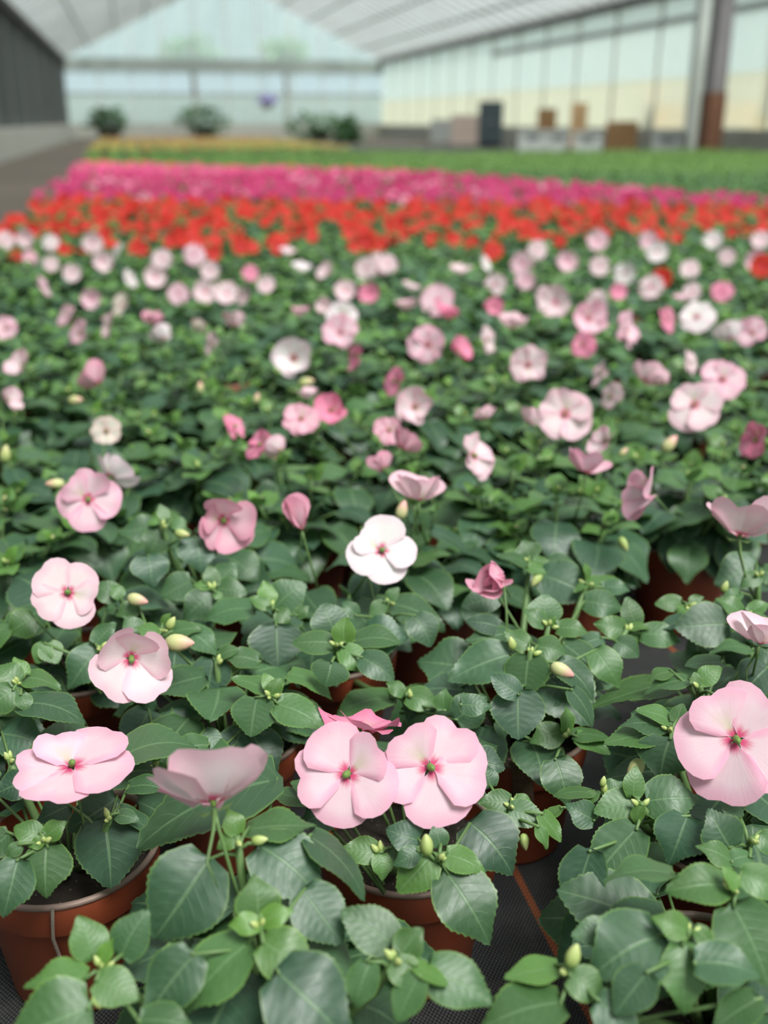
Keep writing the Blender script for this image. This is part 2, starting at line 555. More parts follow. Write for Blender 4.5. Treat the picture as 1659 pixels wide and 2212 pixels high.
b = MB(); b.box((XM - 0.08, Y0, ZR - 0.08), (XM + 0.08, Y1, ZR + 0.05)); b.build('ridge', M_STEEL, rf, smooth=False)

# ------------------------------------------------------------------ leaf, petal, bud, pot meshes
def leaf_geo(nv, nu, seed, teeth=True, arc=0.10, fold=0.10, wav=0.02):
    """base (0,0,0) to tip (0,1,0), width .8; returns verts, faces, uvs"""
    r = random.Random(seed)
    ph = [r.uniform(0, 6.28) for _ in range(4)]
    skew = r.uniform(-0.03, 0.03)
    pk = 0.354 ** 0.45 * 0.646 ** 0.82
    V, F, U = [], [], []
    for i in range(nv + 1):
        t = i / nv
        tt = t ** 0.92
        w = 0.40 * (max(tt, 0.0) ** 0.45) * (max(1 - tt, 0) ** 0.82) / pk
        q = max(0.0, min(1.0, (tt - 0.50) / 0.38)); w *= 1 - (0.16, 0.42, 0.34)[seed % 3] * q * q * (3 - 2 * q)
        for j in range(-nu, nu + 1):
            a = j / nu
            x = a * w
            y = tt
            if abs(j) == nu and 0 < i < nv:
                lob = -0.10 * exp(-(tt / 0.10) ** 2)          # heart-shaped base
                y += lob
                if teeth and i > 3 and i % 2 == 0:
                    g_ = r.uniform(0.35, 1.1)
                    x += math.copysign(0.019 * g_, a); y += 0.018 * g_
            if abs(a) > 0.4 and abs(j) < nu: y += -0.045 * exp(-(tt / 0.12) ** 2)
            z = arc * 4 * tt * (1 - tt) + fold * abs(x) - 0.16 * fold * 10 * x * x * 0.6
            z += wav * sin(9 * tt + ph[0] + (2.2 if a > 0 else 0)) * abs(a) ** 2
            z += 0.004 * sin(tt * 8 * 6.28 - 4.0 * abs(a) + ph[1]) * min(1, 2.5 * abs(a)) * (1 - 0.5 * abs(a))
            x += skew * sin(pi * tt)
            V.append((x, y, z)); U.append((0.5 + 0.5 * a, tt))
    m = 2 * nu + 1
    for i in range(nv):
        for j in range(2 * nu):
            F.append((i * m + j, i * m + j + 1, (i + 1) * m + j + 1, (i + 1) * m + j))
    return V, F, U


LEAVES = []
for k in range(10):
    g = leaf_geo(26, 3, k, True, [0.05, 0.10, 0.14, 0.02, 0.12][k % 5], [0.10, 0.02, 0.18, -0.05, 0.08][(k * 3) % 5], 0.018 + 0.012 * (k % 3))
    b = MB(); b.add(*g); LEAVES.append(b.mesh('leaf', [M_LEAF]))
LOWLEAF = [leaf_geo(6, 1, 50 + k, False, 0.10, 0.08, 0.02) for k in range(4)]
FARLEAF = [leaf_geo(3, 1, 60 + k, False, 0.10, 0.08, 0.02) for k in range(3)]


def petal_geo(seed, cup=0.12, ruf=0.05, notch=0.10, spread=62, nu=6, nv=7, fold=0.0):
    r = random.Random(seed)
    ph, ph2 = r.uniform(0, 6.28), r.uniform(0, 6.28)
    V, F, U = [], [], []
    for i in range(nv + 1):
        v = i / nv
        for j in range(-nu, nu + 1):
            a = j / nu
            R = (1 - abs(a * 0.985) ** 3.6) ** 0.42 * (1 - notch * exp(-(a / 0.16) ** 2)) * (1 + 0.03 * sin(5 * a + ph2))
            phi = radians(spread) * a * (0.72 + 0.28 * v)
            rr = v * R
            x, y = rr * sin(phi), rr * cos(phi)
            z = cup * rr * rr + ruf * (v ** 2.5) * sin(3.2 * a + ph) + 0.5 * ruf * v ** 3 * sin(8 * a + ph2)
            z += fold * abs(x) - 0.05 * v ** 5
            V.append((x, y, z)); U.append((0.5 + 0.5 * a, v))
    m = 2 * nu + 1
    for i in range(nv):
        for j in range(2 * nu):
            F.append((i * m + j, i * m + j + 1, (i + 1) * m + j + 1, (i + 1) * m + j))
    return V, F, U


PET = {}
for nm, args in (('flat', dict(cup=0.06, ruf=0.035)), ('cup', dict(cup=0.34, ruf=0.06)), ('ruff', dict(cup=0.16, ruf=0.12)),
                 ('side', dict(cup=0.42, ruf=0.05)), ('half', dict(cup=0.75, ruf=0.04, spread=50)), ('dbl', dict(cup=0.6, ruf=0.14, spread=62))):
    PET[nm] = []
    for k in range(4):
        b = MB(); b.add(*petal_geo(100 + k * 7 + len(nm), notch=(0.13, 0.04, 0.09, 0.02)[k], **args)); PET[nm].append(b.mesh('petal', [M_PETAL]))
    b = MB(); b.add(*petal_geo(140 + len(nm), notch=0.12, fold=0.10, **args)); PET[nm].append(b.mesh('petal', [M_PETAL]))

AZ = (90, 158, 22, 235, 305)


def flower_joined(style, seed, nu=2, nv=3):
    r = random.Random(seed)
    b = MB()
    args = {'flat': dict(cup=0.08, ruf=0.05), 'cup': dict(cup=0.34, ruf=0.08), 'side': dict(cup=0.5, ruf=0.06)}[style]
    for q, az in enumerate(AZ):
        V, F, U = petal_geo(seed * 5 + q, nu=nu, nv=nv, **args)
        R = Matrix.Rotation(radians(az - 90 + r.uniform(-8, 8)), 4, 'Z') @ Matrix.Rotation(radians(r.uniform(-8, 12)), 4, 'X')
        b.add([R @ Vector(p) + Vector((0, 0, 0.02 * q)) for p in V], F, U)
    return b.mesh('flower', [M_PETAL])


FJ = [flower_joined(s, k + 3) for k, s in enumerate(('flat', 'cup', 'flat', 'side', 'cup'))]


def bud_mesh():
    b = MB()
    prof = [(0.001, 0), (0.16, 0.05), (0.25, 0.18), (0.29, 0.35), (0.27, 0.55), (0.20, 0.75), (0.10, 0.92), (0.02, 1.0)]
    vs, fs, uv = [], [], []
    n = 9
    for i, (rr, z) in enumerate(prof):
        for k in range(n):
            t = 2 * pi * k / n
            q = 1 + 0.10 * cos(3 * t + 2 * z)
            vs.append((rr * q * cos(t) + 0.05 * z * z, rr * q * sin(t), z)); uv.append((k / n, z))
    for i in range(len(prof) - 1):
        for k in range(n):
            fs.append((i * n + k, i * n + (k + 1) % n, (i + 1) * n + (k + 1) % n, (i + 1) * n + k))
    b.add(vs, fs, uv)
    return b.mesh('bud', [M_BUD])


BUD = bud_mesh()
PR = 0.0650
b = MB()
b.lathe([(0.0, 0.004), (0.043, 0.004), (0.046, 0.0), (0.0475, 0.004), (0.0575, 0.082), (0.0585, 0.0835), (0.0618, 0.0845), (0.0625, 0.086), (0.0645, 0.107), (0.0640, 0.1085)], 44)
b.lathe([(0.0606, 0.1085), (0.0595, 0.090), (0.056, 0.080)], 44)
POT = b.mesh('pot', [M_POT])
b = MB()
b.lathe([(0.0640, 0.1083), (0.0652, 0.1092), (0.0652, 0.1112), (0.0640, 0.1122), (0.0618, 0.1120), (0.0606, 0.1105), (0.0606, 0.1080)], 44)
RIM = b.mesh('rim', [M_RIM])
rs = random.Random(3)
SOILS = []
for k in range(2):
    vs, fs = [(0, 0, 0.098)], []
    nr, n = 6, 26
    for i in range(1, nr + 1):
        for q in range(n):
            t = 2 * pi * q / n; rr = 0.0600 * i / nr
            vs.append((rr * cos(t), rr * sin(t), 0.0965 - 0.006 * (i / nr) ** 2 + rs.uniform(-0.0022, 0.0022) * (i < nr)))
    for q in range(n): fs.append((0, 1 + q, 1 + (q + 1) % n))
    for i in range(nr - 1):
        for q in range(n):
            a0 = 1 + i * n
            fs.append((a0 + q, a0 + n + q, a0 + n + (q + 1) % n, a0 + (q + 1) % n))
    b = MB(); b.add(vs, fs); SOILS.append(b.mesh('soil', [M_SOIL]))
b = MB()
b.lathe([(0.0, 0.002), (0.046, 0.0), (0.0575, 0.082), (0.0625, 0.084), (0.0650, 0.111), (0.061, 0.111), (0.058, 0.092), (0.0, 0.096)], 14)
POTLOW = b.mesh('pot', [M_POT])


# ------------------------------------------------------------------ building blocks for plants
def frame(axis, nrm, L, wx):
    y = axis.normalized()
    x = y.cross(nrm).normalized()
    z = x.cross(y)
    return Matrix(((x.x * L * wx, y.x * L, z.x * L, 0), (x.y * L * wx, y.y * L, z.y * L, 0), (x.z * L * wx, y.z * L, z.z * L, 0), (0, 0, 0, 1)))


def add_pot(root, rng):
    p = put('pot', POT, root, Matrix.Rotation(rng.uniform(0, 6.28), 4, 'Z'))
    tag(put('rim', RIM, p), 'dusty grey lip of the pot')
    put('soil', SOILS[rng.randrange(2)], root, Matrix.Rotation(rng.uniform(0, 6.28), 4, 'Z'))
    return p


def new_plant(x, y, rng):
    root = empty('potted_impatiens', (x, y, 0))
    add_pot(root, rng)
    return root


def leaf_color(age, rng):
    return (max(0, min(1, age)), rng.uniform(0.15, 0.85), 0, 1)


def place_leaf(root, B, T, nrm, wx, age, rng, mesh=None):
    M = frame(T - B, nrm, (T - B).length * 1.03, wx * 1.06)
    M.translation = B - root.location
    return put('leaf', mesh or rng.choice(LEAVES), root, M, leaf_color(age, rng))


def rot_axis(axis, deg):
    return Quaternion(axis, radians(deg))


TINT = {'p': lin(250, 216, 224), 'k': lin(250, 192, 214), 'h': lin(245, 146, 182), 'w': lin(253, 249, 248), 'c': lin(246, 236, 214),
        'r': lin(216, 62, 48), 'm': lin(206, 70, 124), 'o': lin(206, 100, 60), 'd': lin(242, 174, 196)}


def tint(code, rng, j=0.05):
    c = TINT[code]
    f = 1 + rng.uniform(-j, j)
    return (min(1, c[0] * f), min(1, c[1] * f), min(1, c[2] * f), 0.0)


def open_flower(root, P, nrm, diam, code, style, rng, roll=0.0, stalk_to=None):
    """flower part (stalk, calyx, pistil) with five petals as its sub-parts"""
    nrm = nrm.normalized()
    up = Vector((0, 0, 1)) - nrm * nrm.z
    if up.length < 0.15: up = -FWD - nrm * nrm.dot(-FWD)
    up.normalize()
    up = Quaternion(nrm, radians(roll)) @ up
    rt = up.cross(nrm)
    R = Matrix(((rt.x, up.x, nrm.x, 0), (rt.y, up.y, nrm.y, 0), (rt.z, up.z, nrm.z, 0), (0, 0, 0, 1)))
    rad = diam / 2
    loc = P - root.location
    b = MB()
    foot = (stalk_to - P) if stalk_to is not None else Vector((0, 0, -0.06))
    Ri = R.to_3x3().transposed()
    f = Ri @ foot
    a0 = Vector((0, 0, -0.05 * rad))
    b.tube([a0, a0 + Vector((0, 0, -0.25 * rad)), a0 * 0.5 + f * 0.45 + Vector((0, 0, -0.25 * rad)), f], [0.0012, 0.0010, 0.0011, 0.0014], 5, 0)
    b.tube([a0, a0 + Vector((0, -0.15 * rad, -0.3 * rad)), a0 + Vector((0, -0.5 * rad, -0.75 * rad)), a0 + Vector((0, -0.35 * rad, -1.1 * rad))], [0.0016, 0.0010, 0.0007, 0.0004], 5, 0)
    b.tube([(0, 0.00, 0.0), (0, 0.01 * rad, 0.10 * rad), (0, -0.05 * rad, 0.19 * rad), (0, -0.09 * rad, 0.22 * rad)], [0.0012, 0.0024, 0.0022, 0.0008], 7, 1)
    for sx in (-1, 1):
        b.add([(0, 0, -0.06 * rad), (sx * 0.22 * rad, 0.02 * rad, -0.10 * rad), (sx * 0.32 * rad, 0.06 * rad, -0.02 * rad), (sx * 0.15 * rad, 0.12 * rad, -0.04 * rad)], [(0, 1, 2, 3)], None, 0)
    Mf = R.copy(); Mf.translation = loc
    fl = b.build('flower', [M_STEM, M_COL], root, Mf)
    tilt = {'flat': 4, 'cup': 16, 'ruff': 8, 'side': 26, 'half': 52, 'dbl': 38}[style]
    order = (0, 1, 2, 3, 4)
    for q in order:
        az = AZ[q] + rng.uniform(-9, 9)
        L = rad * (0.88, 0.97, 1.0, 1.08, 1.04)[q] * rng.uniform(0.93, 1.05)
        tl = tilt + rng.uniform(-5, 7) + (6 if q == 0 else 0)
        M = Matrix.Rotation(radians(az - 90), 4, 'Z') @ Matrix.Translation((0, 0.045 * rad, rad * (0.0, 0.02, 0.035, 0.06, 0.075)[q])) @ Matrix.Rotation(radians(tl), 4, 'X') @ Matrix.Rotation(radians(rng.uniform(-11, 11) + (0, 7, -7, 8, -8)[q]), 4, 'Y') @ Matrix.Diagonal((L * rng.uniform(0.95, 1.12), L, L, 1))
        c = tint(code, rng, 0.03)
        c = (c[0], c[1], c[2], 0.9 if q == 0 else 0.0)
        put('petal', PET[style][4 if q == 0 else rng.randrange(4)], fl, M, c)
    if style == 'dbl':
        for q in range(4):
            M = Matrix.Rotation(radians(q * 90 + 30), 4, 'Z') @ Matrix.Rotation(radians(62), 4, 'X') @ Matrix.Diagonal((rad * 0.72, rad * 0.72, rad * 0.72, 1))
            put('petal', PET['dbl'][q], fl, M, tint('k', rng))
    return fl


def small_flower(root, P, nrm, diam, code, rng, me=None):
    nrm = nrm.normalized()
    q = nrm.to_track_quat('Z', 'Y').to_matrix().to_4x4() @ Matrix.Rotation(rng.uniform(0, 6.28), 4, 'Z')
    M = Matrix.Translation(P - root.location) @ q @ Matrix.Diagonal((diam / 2, diam / 2, diam / 2, 1))
    return put('flower', me or rng.choice(FJ), root, M, tint(code, rng))


def add_bud(root, P, d, L, pink, rng):
    M = d.normalized().to_track_quat('Z', 'Y').to_matrix().to_4x4() @ Matrix.Diagonal((L, L, L, 1))
    M.translation = P - root.location
    return put('bud', BUD, root, M, (pink, 0, 0, 1))


# ------------------------------------------------------------------ hero plants, read off the photograph
# plant: pot x, y ; rosettes: (px, py, z) -> leaves (base px, base py, tip px, tip py, apparent width ratio[, age])
HERO = {
 'A': dict(pot=(0.036, 0.440), fill=26, ros=[
   ((512, 1806, .215), [(598,1685,305,1830,.42),(512,1803,492,1748,.8,.9),(510,1806,470,1834,.8,.8),(536,1792,682,1786,.42,.4),
                        (452,1858,336,2024,.90,.05),(560,1826,688,1938,.80,.05),(668,1806,786,1942,.33,.1)]),
   ((562, 1995, .205), [(557,1988,549,1890,1.0,.6),(560,1998,494,1999,.7,1),(566,1990,634,1967,.7,1),(568,2035,681,2107,.78,.75),
                        (540,2036,396,2190,.56,.4),(600,2100,752,2250,.86,.0),(655,1925,738,2035,.85,.05),(420,2062,318,2196,.75,.1)]),
   ((218, 2085, .185), [(203,2068,168,1980,.85,.55),(186,2116,54,2132,.52,.6),(210,2116,298,2158,.80,.6),(216,2085,246,2026,.5,1),
                        (262,2066,320,1968,.78,.2),(192,2176,30,2240,.95,.35),(300,2205,420,2225,.6,.3)]),
   ((858, 2070, .19), [(866,2062,912,2006,.95,.5),(850,2078,898,2132,.95,.5),(895,2085,968,2128,.4,.8),(925,2092,1063,2168,.62,.3),
                        (905,2108,858,2206,.62,.35),(855,2042,738,1968,.62,.3),(800,2080,770,2180,.7,.3)]),
   ]),
 'B': dict(pot=(0.285, 0.395), fill=24, ros=[
   ((1588, 1915, .205), [(1457,1890,1305,1906,.30,.3),(1570,1912,1440,1926,.60,.5),(1600,1888,1692,1935,.62,.5),(1585,1955,1660,2128,.82,.3),(1592,1920,1560,1870,.5,.8)]),
   ((1487, 2010, .20), [(1428,2022,1278,2112,.92,.1),(1483,2010,1408,1982,.72,.8),(1476,2040,1476,2188,.66,.45),(1500,2005,1545,2062,.5,.6),(1500,2080,1640,2110,.6,.1),(1400,2100,1330,2190,.8,.1)]),
   ((1224, 2092, .185), [(1206,2090,1092,2112,.46,.7),(1230,2108,1302,2158,.85,.5),(1320,2008,1236,2022,.7,.2),(1212,2166,1030,2230,.55,.4),(1640,2158,1545,2220,.6,.3),(1290,2160,1380,2240,.8,.1)]),
   ]),
 'C': dict(pot=(-0.084, 0.615), fill=16, back=True, ros=[
   ((97, 1812, .175), [(102,1828,100,1938,1.0,.35),(88,1806,31,1788,.8,.6),(100,1806,143,1775,.85,.7),(96,1815,60,1828,.7,.9),(40,1858,8,1980,.78,.1),(45,1825,16,1852,.8,.4),(20,1800,-40,1850,.8,.3)]),
   ((236, 1765, .165), [(228,1768,240,1916,.95,.0),(252,1726,148,1792,.62,.0),(276,1702,356,1708,.5,.2),(252,1760,302,1774,.6,.2),(255,1748,330,1800,.4,.1),(150,1740,80,1775,.8,.0)]),
   ((20, 1640, .16), [(5,1585,88,1612,1.0,.05),(60,1686,-10,1716,.85,.0),(-20,1500,42,1545,.9,.5)]),
   ]),
 'D': dict(pot=(0.151, 0.572), fill=16, back=True, ros=[
   ((950, 1850, .175), [(965,1885,1056,2038,.76,.2),(935,1846,860,1926,.78,.7),(962,1846,1047,1884,.58,.7),(1016,1778,1105,1888,.95,.0),(905,1816,835,1792,.9,.0),(952,1828,940,1780,.9,.2),(905,1840,850,1870,.7,.1)]),
   ((1108, 1738, .17), [(1104,1732,1033,1734,.62,.4),(1115,1722,1150,1742,.6,.5),(1100,1748,1178,1774,.66,.3),(1168,1758,1212,1818,.5,.7),(1160,1785,1180,1834,.5,.6),(1020,1650,1090,1660,1.05,.0),(1060,1700,1045,1650,.8,.1)]),
   ((822, 1840, .165), [(818,1840,735,1838,.66,.6),(820,1845,826,1902,.8,.6),(840,1835,880,1860,.8,.3),(665,1736,572,1716,.34,.4),(690,1720,628,1690,.5,.4),(740,1745,640,1790,.6,.0)]),
   ]),
 'E': dict(pot=(0.375, 0.530), fill=18, ros=[
   ((1384, 1736, .18), [(1370,1726,1284,1756,.62,.4),(1368,1722,1373,1656,.66,.6),(1386,1740,1374,1784,.6,.8),(1396,1730,1508,1726,.86,.2),(1376,1790,1280,1902,.72,.2),(1276,1838,1237,1972,.72,.0),(1486,1764,1446,1866,1.0,.0)]),
   ((1302, 1712, .165), [(1284,1772,1222,1738,.85,.1),(1280,1714,1196,1722,.30,.5),(1306,1708,1345,1690,.8,.3),(1290,1712,1262,1740,.6,.6),(1215,1745,1175,1782,.4,.8)]),
   ((1448, 1572, .185), [(1432,1580,1308,1606,.42,.5),(1448,1596,1427,1682,1.35,.1),(1448,1558,1374,1535,.45,.5),(1440,1570,1340,1568,.45,.2),(1460,1560,1475,1520,.8,.4)]),
   ((1625, 1812, .175), [(1578,1832,1530,1748,1.0,.1),(1582,1862,1503,1828,.55,.5),(1620,1850,1560,1870,.6,.3),(1640,1800,1680,1850,.8,.4),(1600,1770,1560,1740,.8,.2)]),
   ]),
 'G': dict(pot=(0.036, 0.731), fill=16, ros=[
   ((585, 1500, .18), [(556,1508,542,1590,1.15,.25),(597,1520,698,1572,.58,.4),(584,1500,608,1464,.8,.7),(575,1490,500,1466,.42,.5),(624,1455,716,1512,.36,.5),(590,1492,570,1455,.7,.9)]),
   ((468, 1428, .175), [(462,1424,448,1506,1.05,.0),(380,1404,368,1500,.85,.0),(560,1430,484,1424,.55,.3),(470,1420,520,1405,.5,.4)]),
   ((330, 1656, .15), [(330,1650,322,1594,.62,.6),(334,1654,362,1690,.8,.6),(326,1656,302,1662,.5,.9),(322,1536,280,1626,.90,.0),(372,1534,402,1610,1.0,.0),(522,1578,480,1658,.85,.0),(540,1582,596,1678,.82,.0),(450,1610,362,1635,.55,.3),(440,1580,480,1620,.7,.1)]),
   ]),
 'F': dict(pot=(-0.088, 0.880), fill=26, ros=[
   ((215, 1398, .185), [(212,1402,150,1488,.75,.1),(360,1372,436,1360,.5,.4),(100,1392,78,1432,1.0,.5),(75,1335,20,1370,1.0,.5),(205,1392,250,1345,.7,.2),(300,1372,270,1330,.8,.3),(100,1390,125,1432,1.0,.5)]),
   ((350, 1360, .19), [(345,1372,290,1355,.5,.6),(390,1360,470,1416,.55,.2),(352,1350,370,1325,.5,.8),(255,1290,205,1262,.8,.3),(262,1292,240,1265,.8,.5),(300,1310,250,1330,.7,.4)]),
   ((40, 1470, .19), [(45,1465,130,1490,.42,.5),(40,1475,-10,1440,.9,.5),(45,1500,60,1540,.8,.4),(50,1520,185,1565,.45,.1),(30,1490,-30,1540,.9,.4),(55,1460,30,1420,.7,.8)]),
   ]),
 'H': dict(pot=(0.271, 0.690), fill=20, ros=[
   ((1146, 1408, .195), [(1103,1415,970,1470,.60,.1),(1143,1415,1134,1504,1.05,.3),(1119,1492,1120,1596,1.10,.0),(1143,1392,1088,1366,.7,.5),(1160,1396,1220,1414,.85,.4),(1095,1368,1006,1384,.56,.2),
                         (1216,1391,1312,1477,.44,.2),(1286,1404,1338,1484,.70,.4),(1203,1432,1281,1514,.50,.1),(996,1522,1062,1528,.7,.1),(1233,1490,1279,1570,.42,.1),(1120,1500,1060,1460,.7,.0)]),
   ((1186, 1348, .195), [(1180,1342,1177,1284,1.2,.3),(1202,1357,1270,1368,.56,.5),(1177,1352,1129,1316,.6,.4),(1262,1298,1346,1317,.68,.2),(1082,1356,1008,1342,.55,.0),(1077,1288,998,1310,.62,.1),(1190,1350,1200,1330,.6,.9)]),
   ((1144, 1210, .20), [(1143,1206,1131,1167,1.3,.4),(1136,1210,1088,1192,.45,.6),(1150,1208,1190,1222,.5,.6),(1143,1224,1074,1202,.34,.3),(1183,1212,1249,1230,.52,.2),(1169,1242,1275,1291,.78,.05),(1140,1225,1180,1240,.5,.6)]),
   ((1355, 1360, .185), [(1350,1362,1283,1347,.62,.5),(1360,1358,1402,1358,.4,.7),(1374,1352,1354,1290,.66,.4),(1331,1386,1379,1418,.85,.2),(1385,1369,1471,1386,.60,.3),(1360,1352,1375,1400,.5,.6),(1300,1378,1240,1400,.6,.1)]),
   ((1268, 1258, .19), [(1270,1258,1348,1259,.34,.6),(1268,1256,1258,1212,.3,.8),(1300,1270,1360,1276,.55,.1),(1266,1262,1240,1280,.5,.6)]),
   ((1225, 1584, .15), [(1212,1580,1145,1604,.78,.5),(1220,1582,1221,1525,.5,.7),(1244,1592,1319,1628,.42,.5),(1236,1588,1320,1600,.34,.4),(1200,1640,1226,1738,.88,.2),(1075,1560,1090,1600,.6,.2)]),
   ]),
 'J': dict(pot=(0.146, 0.856), fill=18, ros=[
   ((727, 1391, .19), [(721,1390,632,1390,.55,.4),(744,1390,748,1334,.85,.9),(741,1400,789,1454,.75,.6),(722,1362,700,1304,1.25,.1),(765,1386,866,1392,.46,.3),(717,1430,702,1482,1.5,.2),(790,1370,880,1378,.95,.0),(780,1420,850,1470,.7,.1)]),
   ((586, 1308, .19), [(580,1306,570,1254,.75,.8),(594,1312,660,1262,.9,.2),(548,1316,440,1346,.46,.2),(600,1320,626,1348,.9,.5),(597,1352,601,1438,1.35,.0),(640,1330,668,1310,.8,.5),(580,1312,540,1290,.6,.6)]),
   ((842, 1300, .19), [(845,1305,958,1362,.46,.2),(838,1298,862,1270,.7,.4),(830,1302,800,1330,.8,.4),(795,1240,770,1310,.85,.0),(895,1330,930,1396,.9,.1),(770,1330,742,1300,.8,.2)]),
   ((880, 1500, .15), [(878,1505,945,1525,.75,.5),(872,1500,835,1475,.7,.5),(845,1510,722,1556,.42,.4),(912,1490,880,1560,.7,.0),(960,1535,962,1488,.9,.4),(985,1555,1050,1505,.9,.1)]),
   ]),
 'I': dict(pot=(0.545, 0.735), fill=26, ros=[
   ((1613, 1331, .20), [(1604,1326,1546,1294,.55,.5),(1618,1326,1662,1305,.6,.5),(1570,1348,1458,1356,.82,.1),(1620,1338,1670,1345,.5,.5),(1612,1340,1580,1365,.9,.5),(1616,1345,1625,1375,1.2,.4)]),
   ((1487, 1306, .195), [(1474,1302,1415,1306,.6,.5),(1490,1302,1520,1290,.7,.5),(1482,1310,1462,1330,.6,.7),(1500,1335,1425,1360,.4,.0),(1540,1310,1500,1320,.7,.2)]),
   ((1638, 1240, .21), [(1634,1214,1545,1262,.80,.1),(1640,1240,1600,1270,.7,.4),(1645,1230,1690,1260,.8,.3),(1600,1280,1560,1300,.6,.3)]),
   ]),
 'N': dict(pot=(0.455, 0.640), fill=22, ros=[
   ((1512, 1482, .195), [(1486,1466,1275,1528,.22,.5),(1512,1475,1558,1442,.7,.6),(1506,1482,1500,1452,.8,.7),(1490,1470,1395,1500,.38,.3),(1450,1450,1400,1470,.5,.5),(1625,1405,1535,1412,.30,.3),(1660,1440,1600,1500,1.0,.0),(1560,1430,1480,1440,.4,.2),(1640,1400,1690,1430,.8,.1),(1540,1500,1570,1540,.8,.2)]),
   ]),
 'K': dict(pot=(0.036, 1.000), fill=28, ros=[
   ((460, 1270, .19), [(466,1272,534,1282,.62,.3),(462,1266,452,1222,.75,.5),(470,1262,512,1218,.9,.2),(456,1268,416,1264,.5,.7),(460,1284,398,1340,.8,.2),(414,1254,350,1288,.85,.2),(465,1280,480,1300,.7,.6)]),
   ((350, 1135, .215), [(362,1135,320,1210,.70,.3),(340,1135,255,1150,.6,.2),(345,1125,318,1132,.5,.7),(358,1122,345,1090,.7,.5),(372,1122,405,1148,.7,.4),(420,1160,435,1236,1.05,.0),(320,1200,330,1268,1.1,.0)]),
   ]),
}
plants = []            # (root, x, y) that take flowers
HEROROOT = {}


def hero_leaf(root, spec, zr, rng):
    bx, by, tx, ty, wa = spec[:5]
    s = pxof(at(bx, by, zr))[2]
    Lpx = math.hypot(tx - bx, ty - by)
    L = Lpx / s
    age = spec[5] if len(spec) > 5 else (0.6 if L < 0.03 else 0.15)
    zb = zr - 0.32 * max(0, L - 0.018)
    B = at(bx, by, zb)
    uy = (by - ty) / Lpx                      # + when it points up the picture
    dep = (B - EYE).dot(FWD)
    T = EYE + ray(tx, ty) * (dep + 0.30 * L * uy * (1 if uy > 0 else 0.8))
    T.z = max(T.z, 0.03)
    ax = (T - B)
    view = (EYE - B).normalized()
    wt = max(0.68, min(1.0, wa))
    a = ax.normalized()
    vp = (view - a * view.dot(a)).normalized()
    sd_ = a.cross(vp)
    if sd_.z < 0: sd_ = -sd_
    k = min(1.0, wa / wt)
    ang = math.acos(k) if k < 0.9 else radians(14)
    n = vp * cos(ang) + sd_ * sin(ang)
    o = place_leaf(root, B, T, n, max(wt, wa) / 0.8, age, rng)
    return B


def stem_path(p0, p1, bow=0.35):
    m = p0.lerp(p1, 0.5); m.z += 0.0
    hz = Vector((p1.x - p0.x, p1.y - p0.y, 0))
    return [p0, p0.lerp(p1, 0.33) + Vector((hz.x, hz.y, 0)) * 0.12, p0.lerp(p1, 0.7) + Vector((hz.x, hz.y, 0)) * 0.10, p1]


def filler(root, n, rng, back):
    """lower, older leaves round the crown: an inner layer and a skirt that hangs over the pot lip"""
    out = []
    fw = Vector((FWD.x, FWD.y, 0)).normalized()
    for k in range(n):
        az = (k * 2.4 + rng.uniform(-0.4, 0.4)) % (2 * pi)
        d = Vector((cos(az), sin(az), 0))
        if back and d.dot(fw) < 0.1: continue
        skirt = k % 2
        r0 = rng.uniform(0.040, 0.064) if skirt else rng.uniform(0.012, 0.042)
        B = root.location + d * r0 + Vector((0, 0, rng.uniform(0.122, 0.150) if skirt else rng.uniform(0.13, 0.175)))
        L = rng.uniform(0.040, 0.056)
        dr = rng.uniform(0.25, 0.95) if skirt else rng.uniform(-0.15, 0.45)
        T = B + (d * cos(dr) + Vector((0, 0, -sin(dr)))) * L
        n_ = Vector((0, 0, 1)) * cos(dr) + d * sin(dr) - fw * 0.25
        n_.rotate(Quaternion(d, rng.uniform(-0.5, 0.5)))
        place_leaf(root, B, T, n_, rng.uniform(0.95, 1.2), rng.uniform(0, 0.25), rng)
        out.append(B)
    return out


for key, h in HERO.items():
    rng = random.Random('hero' + key)
    x, y = h['pot']
    root = new_plant(x, y, rng)
    HEROROOT[key] = root
    plants.append([root, x, y, []])
    soil = Vector((x, y, 0.094))
    tips = []
    for (rx, ry, rz), lv in h['ros']:
        Rp = at(rx, ry, rz)
        b = MB()
        hz = Vector((Rp.x - x, Rp.y - y, 0))
        p0 = soil + hz * 0.18
        path = stem_path(p0, Rp)
        path = [q - root.location for q in path]
        b.tube(path, [0.0036, 0.0033, 0.0028, 0.0020], 7)
        tips.append(Rp)
        for sp in lv:
            B = hero_leaf(root, sp, rz, rng)
            d = (B - Rp)
            if d.length > 0.004:
                j = Rp - root.location - Vector((0, 0, min(0.03, 0.35 * d.length))) + (path[2] - path[3]).normalized() * min(0.03, 0.3 * d.length)
                e = B - root.location
                b.tube([j, j.lerp(e, 0.5) + Vector((0, 0, 0.003)), e + (e - j).normalized() * 0.002], [0.0014, 0.0012, 0.0010], 5)
        b.build('stem', M_STEM, root)
        for q in range(3):
            d = Vector((rng.uniform(-1, 1), rng.uniform(-1, 1), rng.uniform(0.2, 1.2)))
            add_bud(root, Rp + d.normalized() * 0.002 - Vector((0, 0, 0.003)), d, rng.uniform(0.004, 0.0075), 0.0, rng)
    Bs = filler(root, h['fill'], rng, h.get('back', False))
    b = MB()
    for B in Bs:
        e = B - root.location
        b.tube([Vector((e.x * 0.2, e.y * 0.2, 0.094)), Vector((e.x * 0.6, e.y * 0.6, e.z * 0.5 + 0.05)), e], [0.0016, 0.0013, 0.001], 5)
    if Bs: b.build('stem', M_STEM, root)

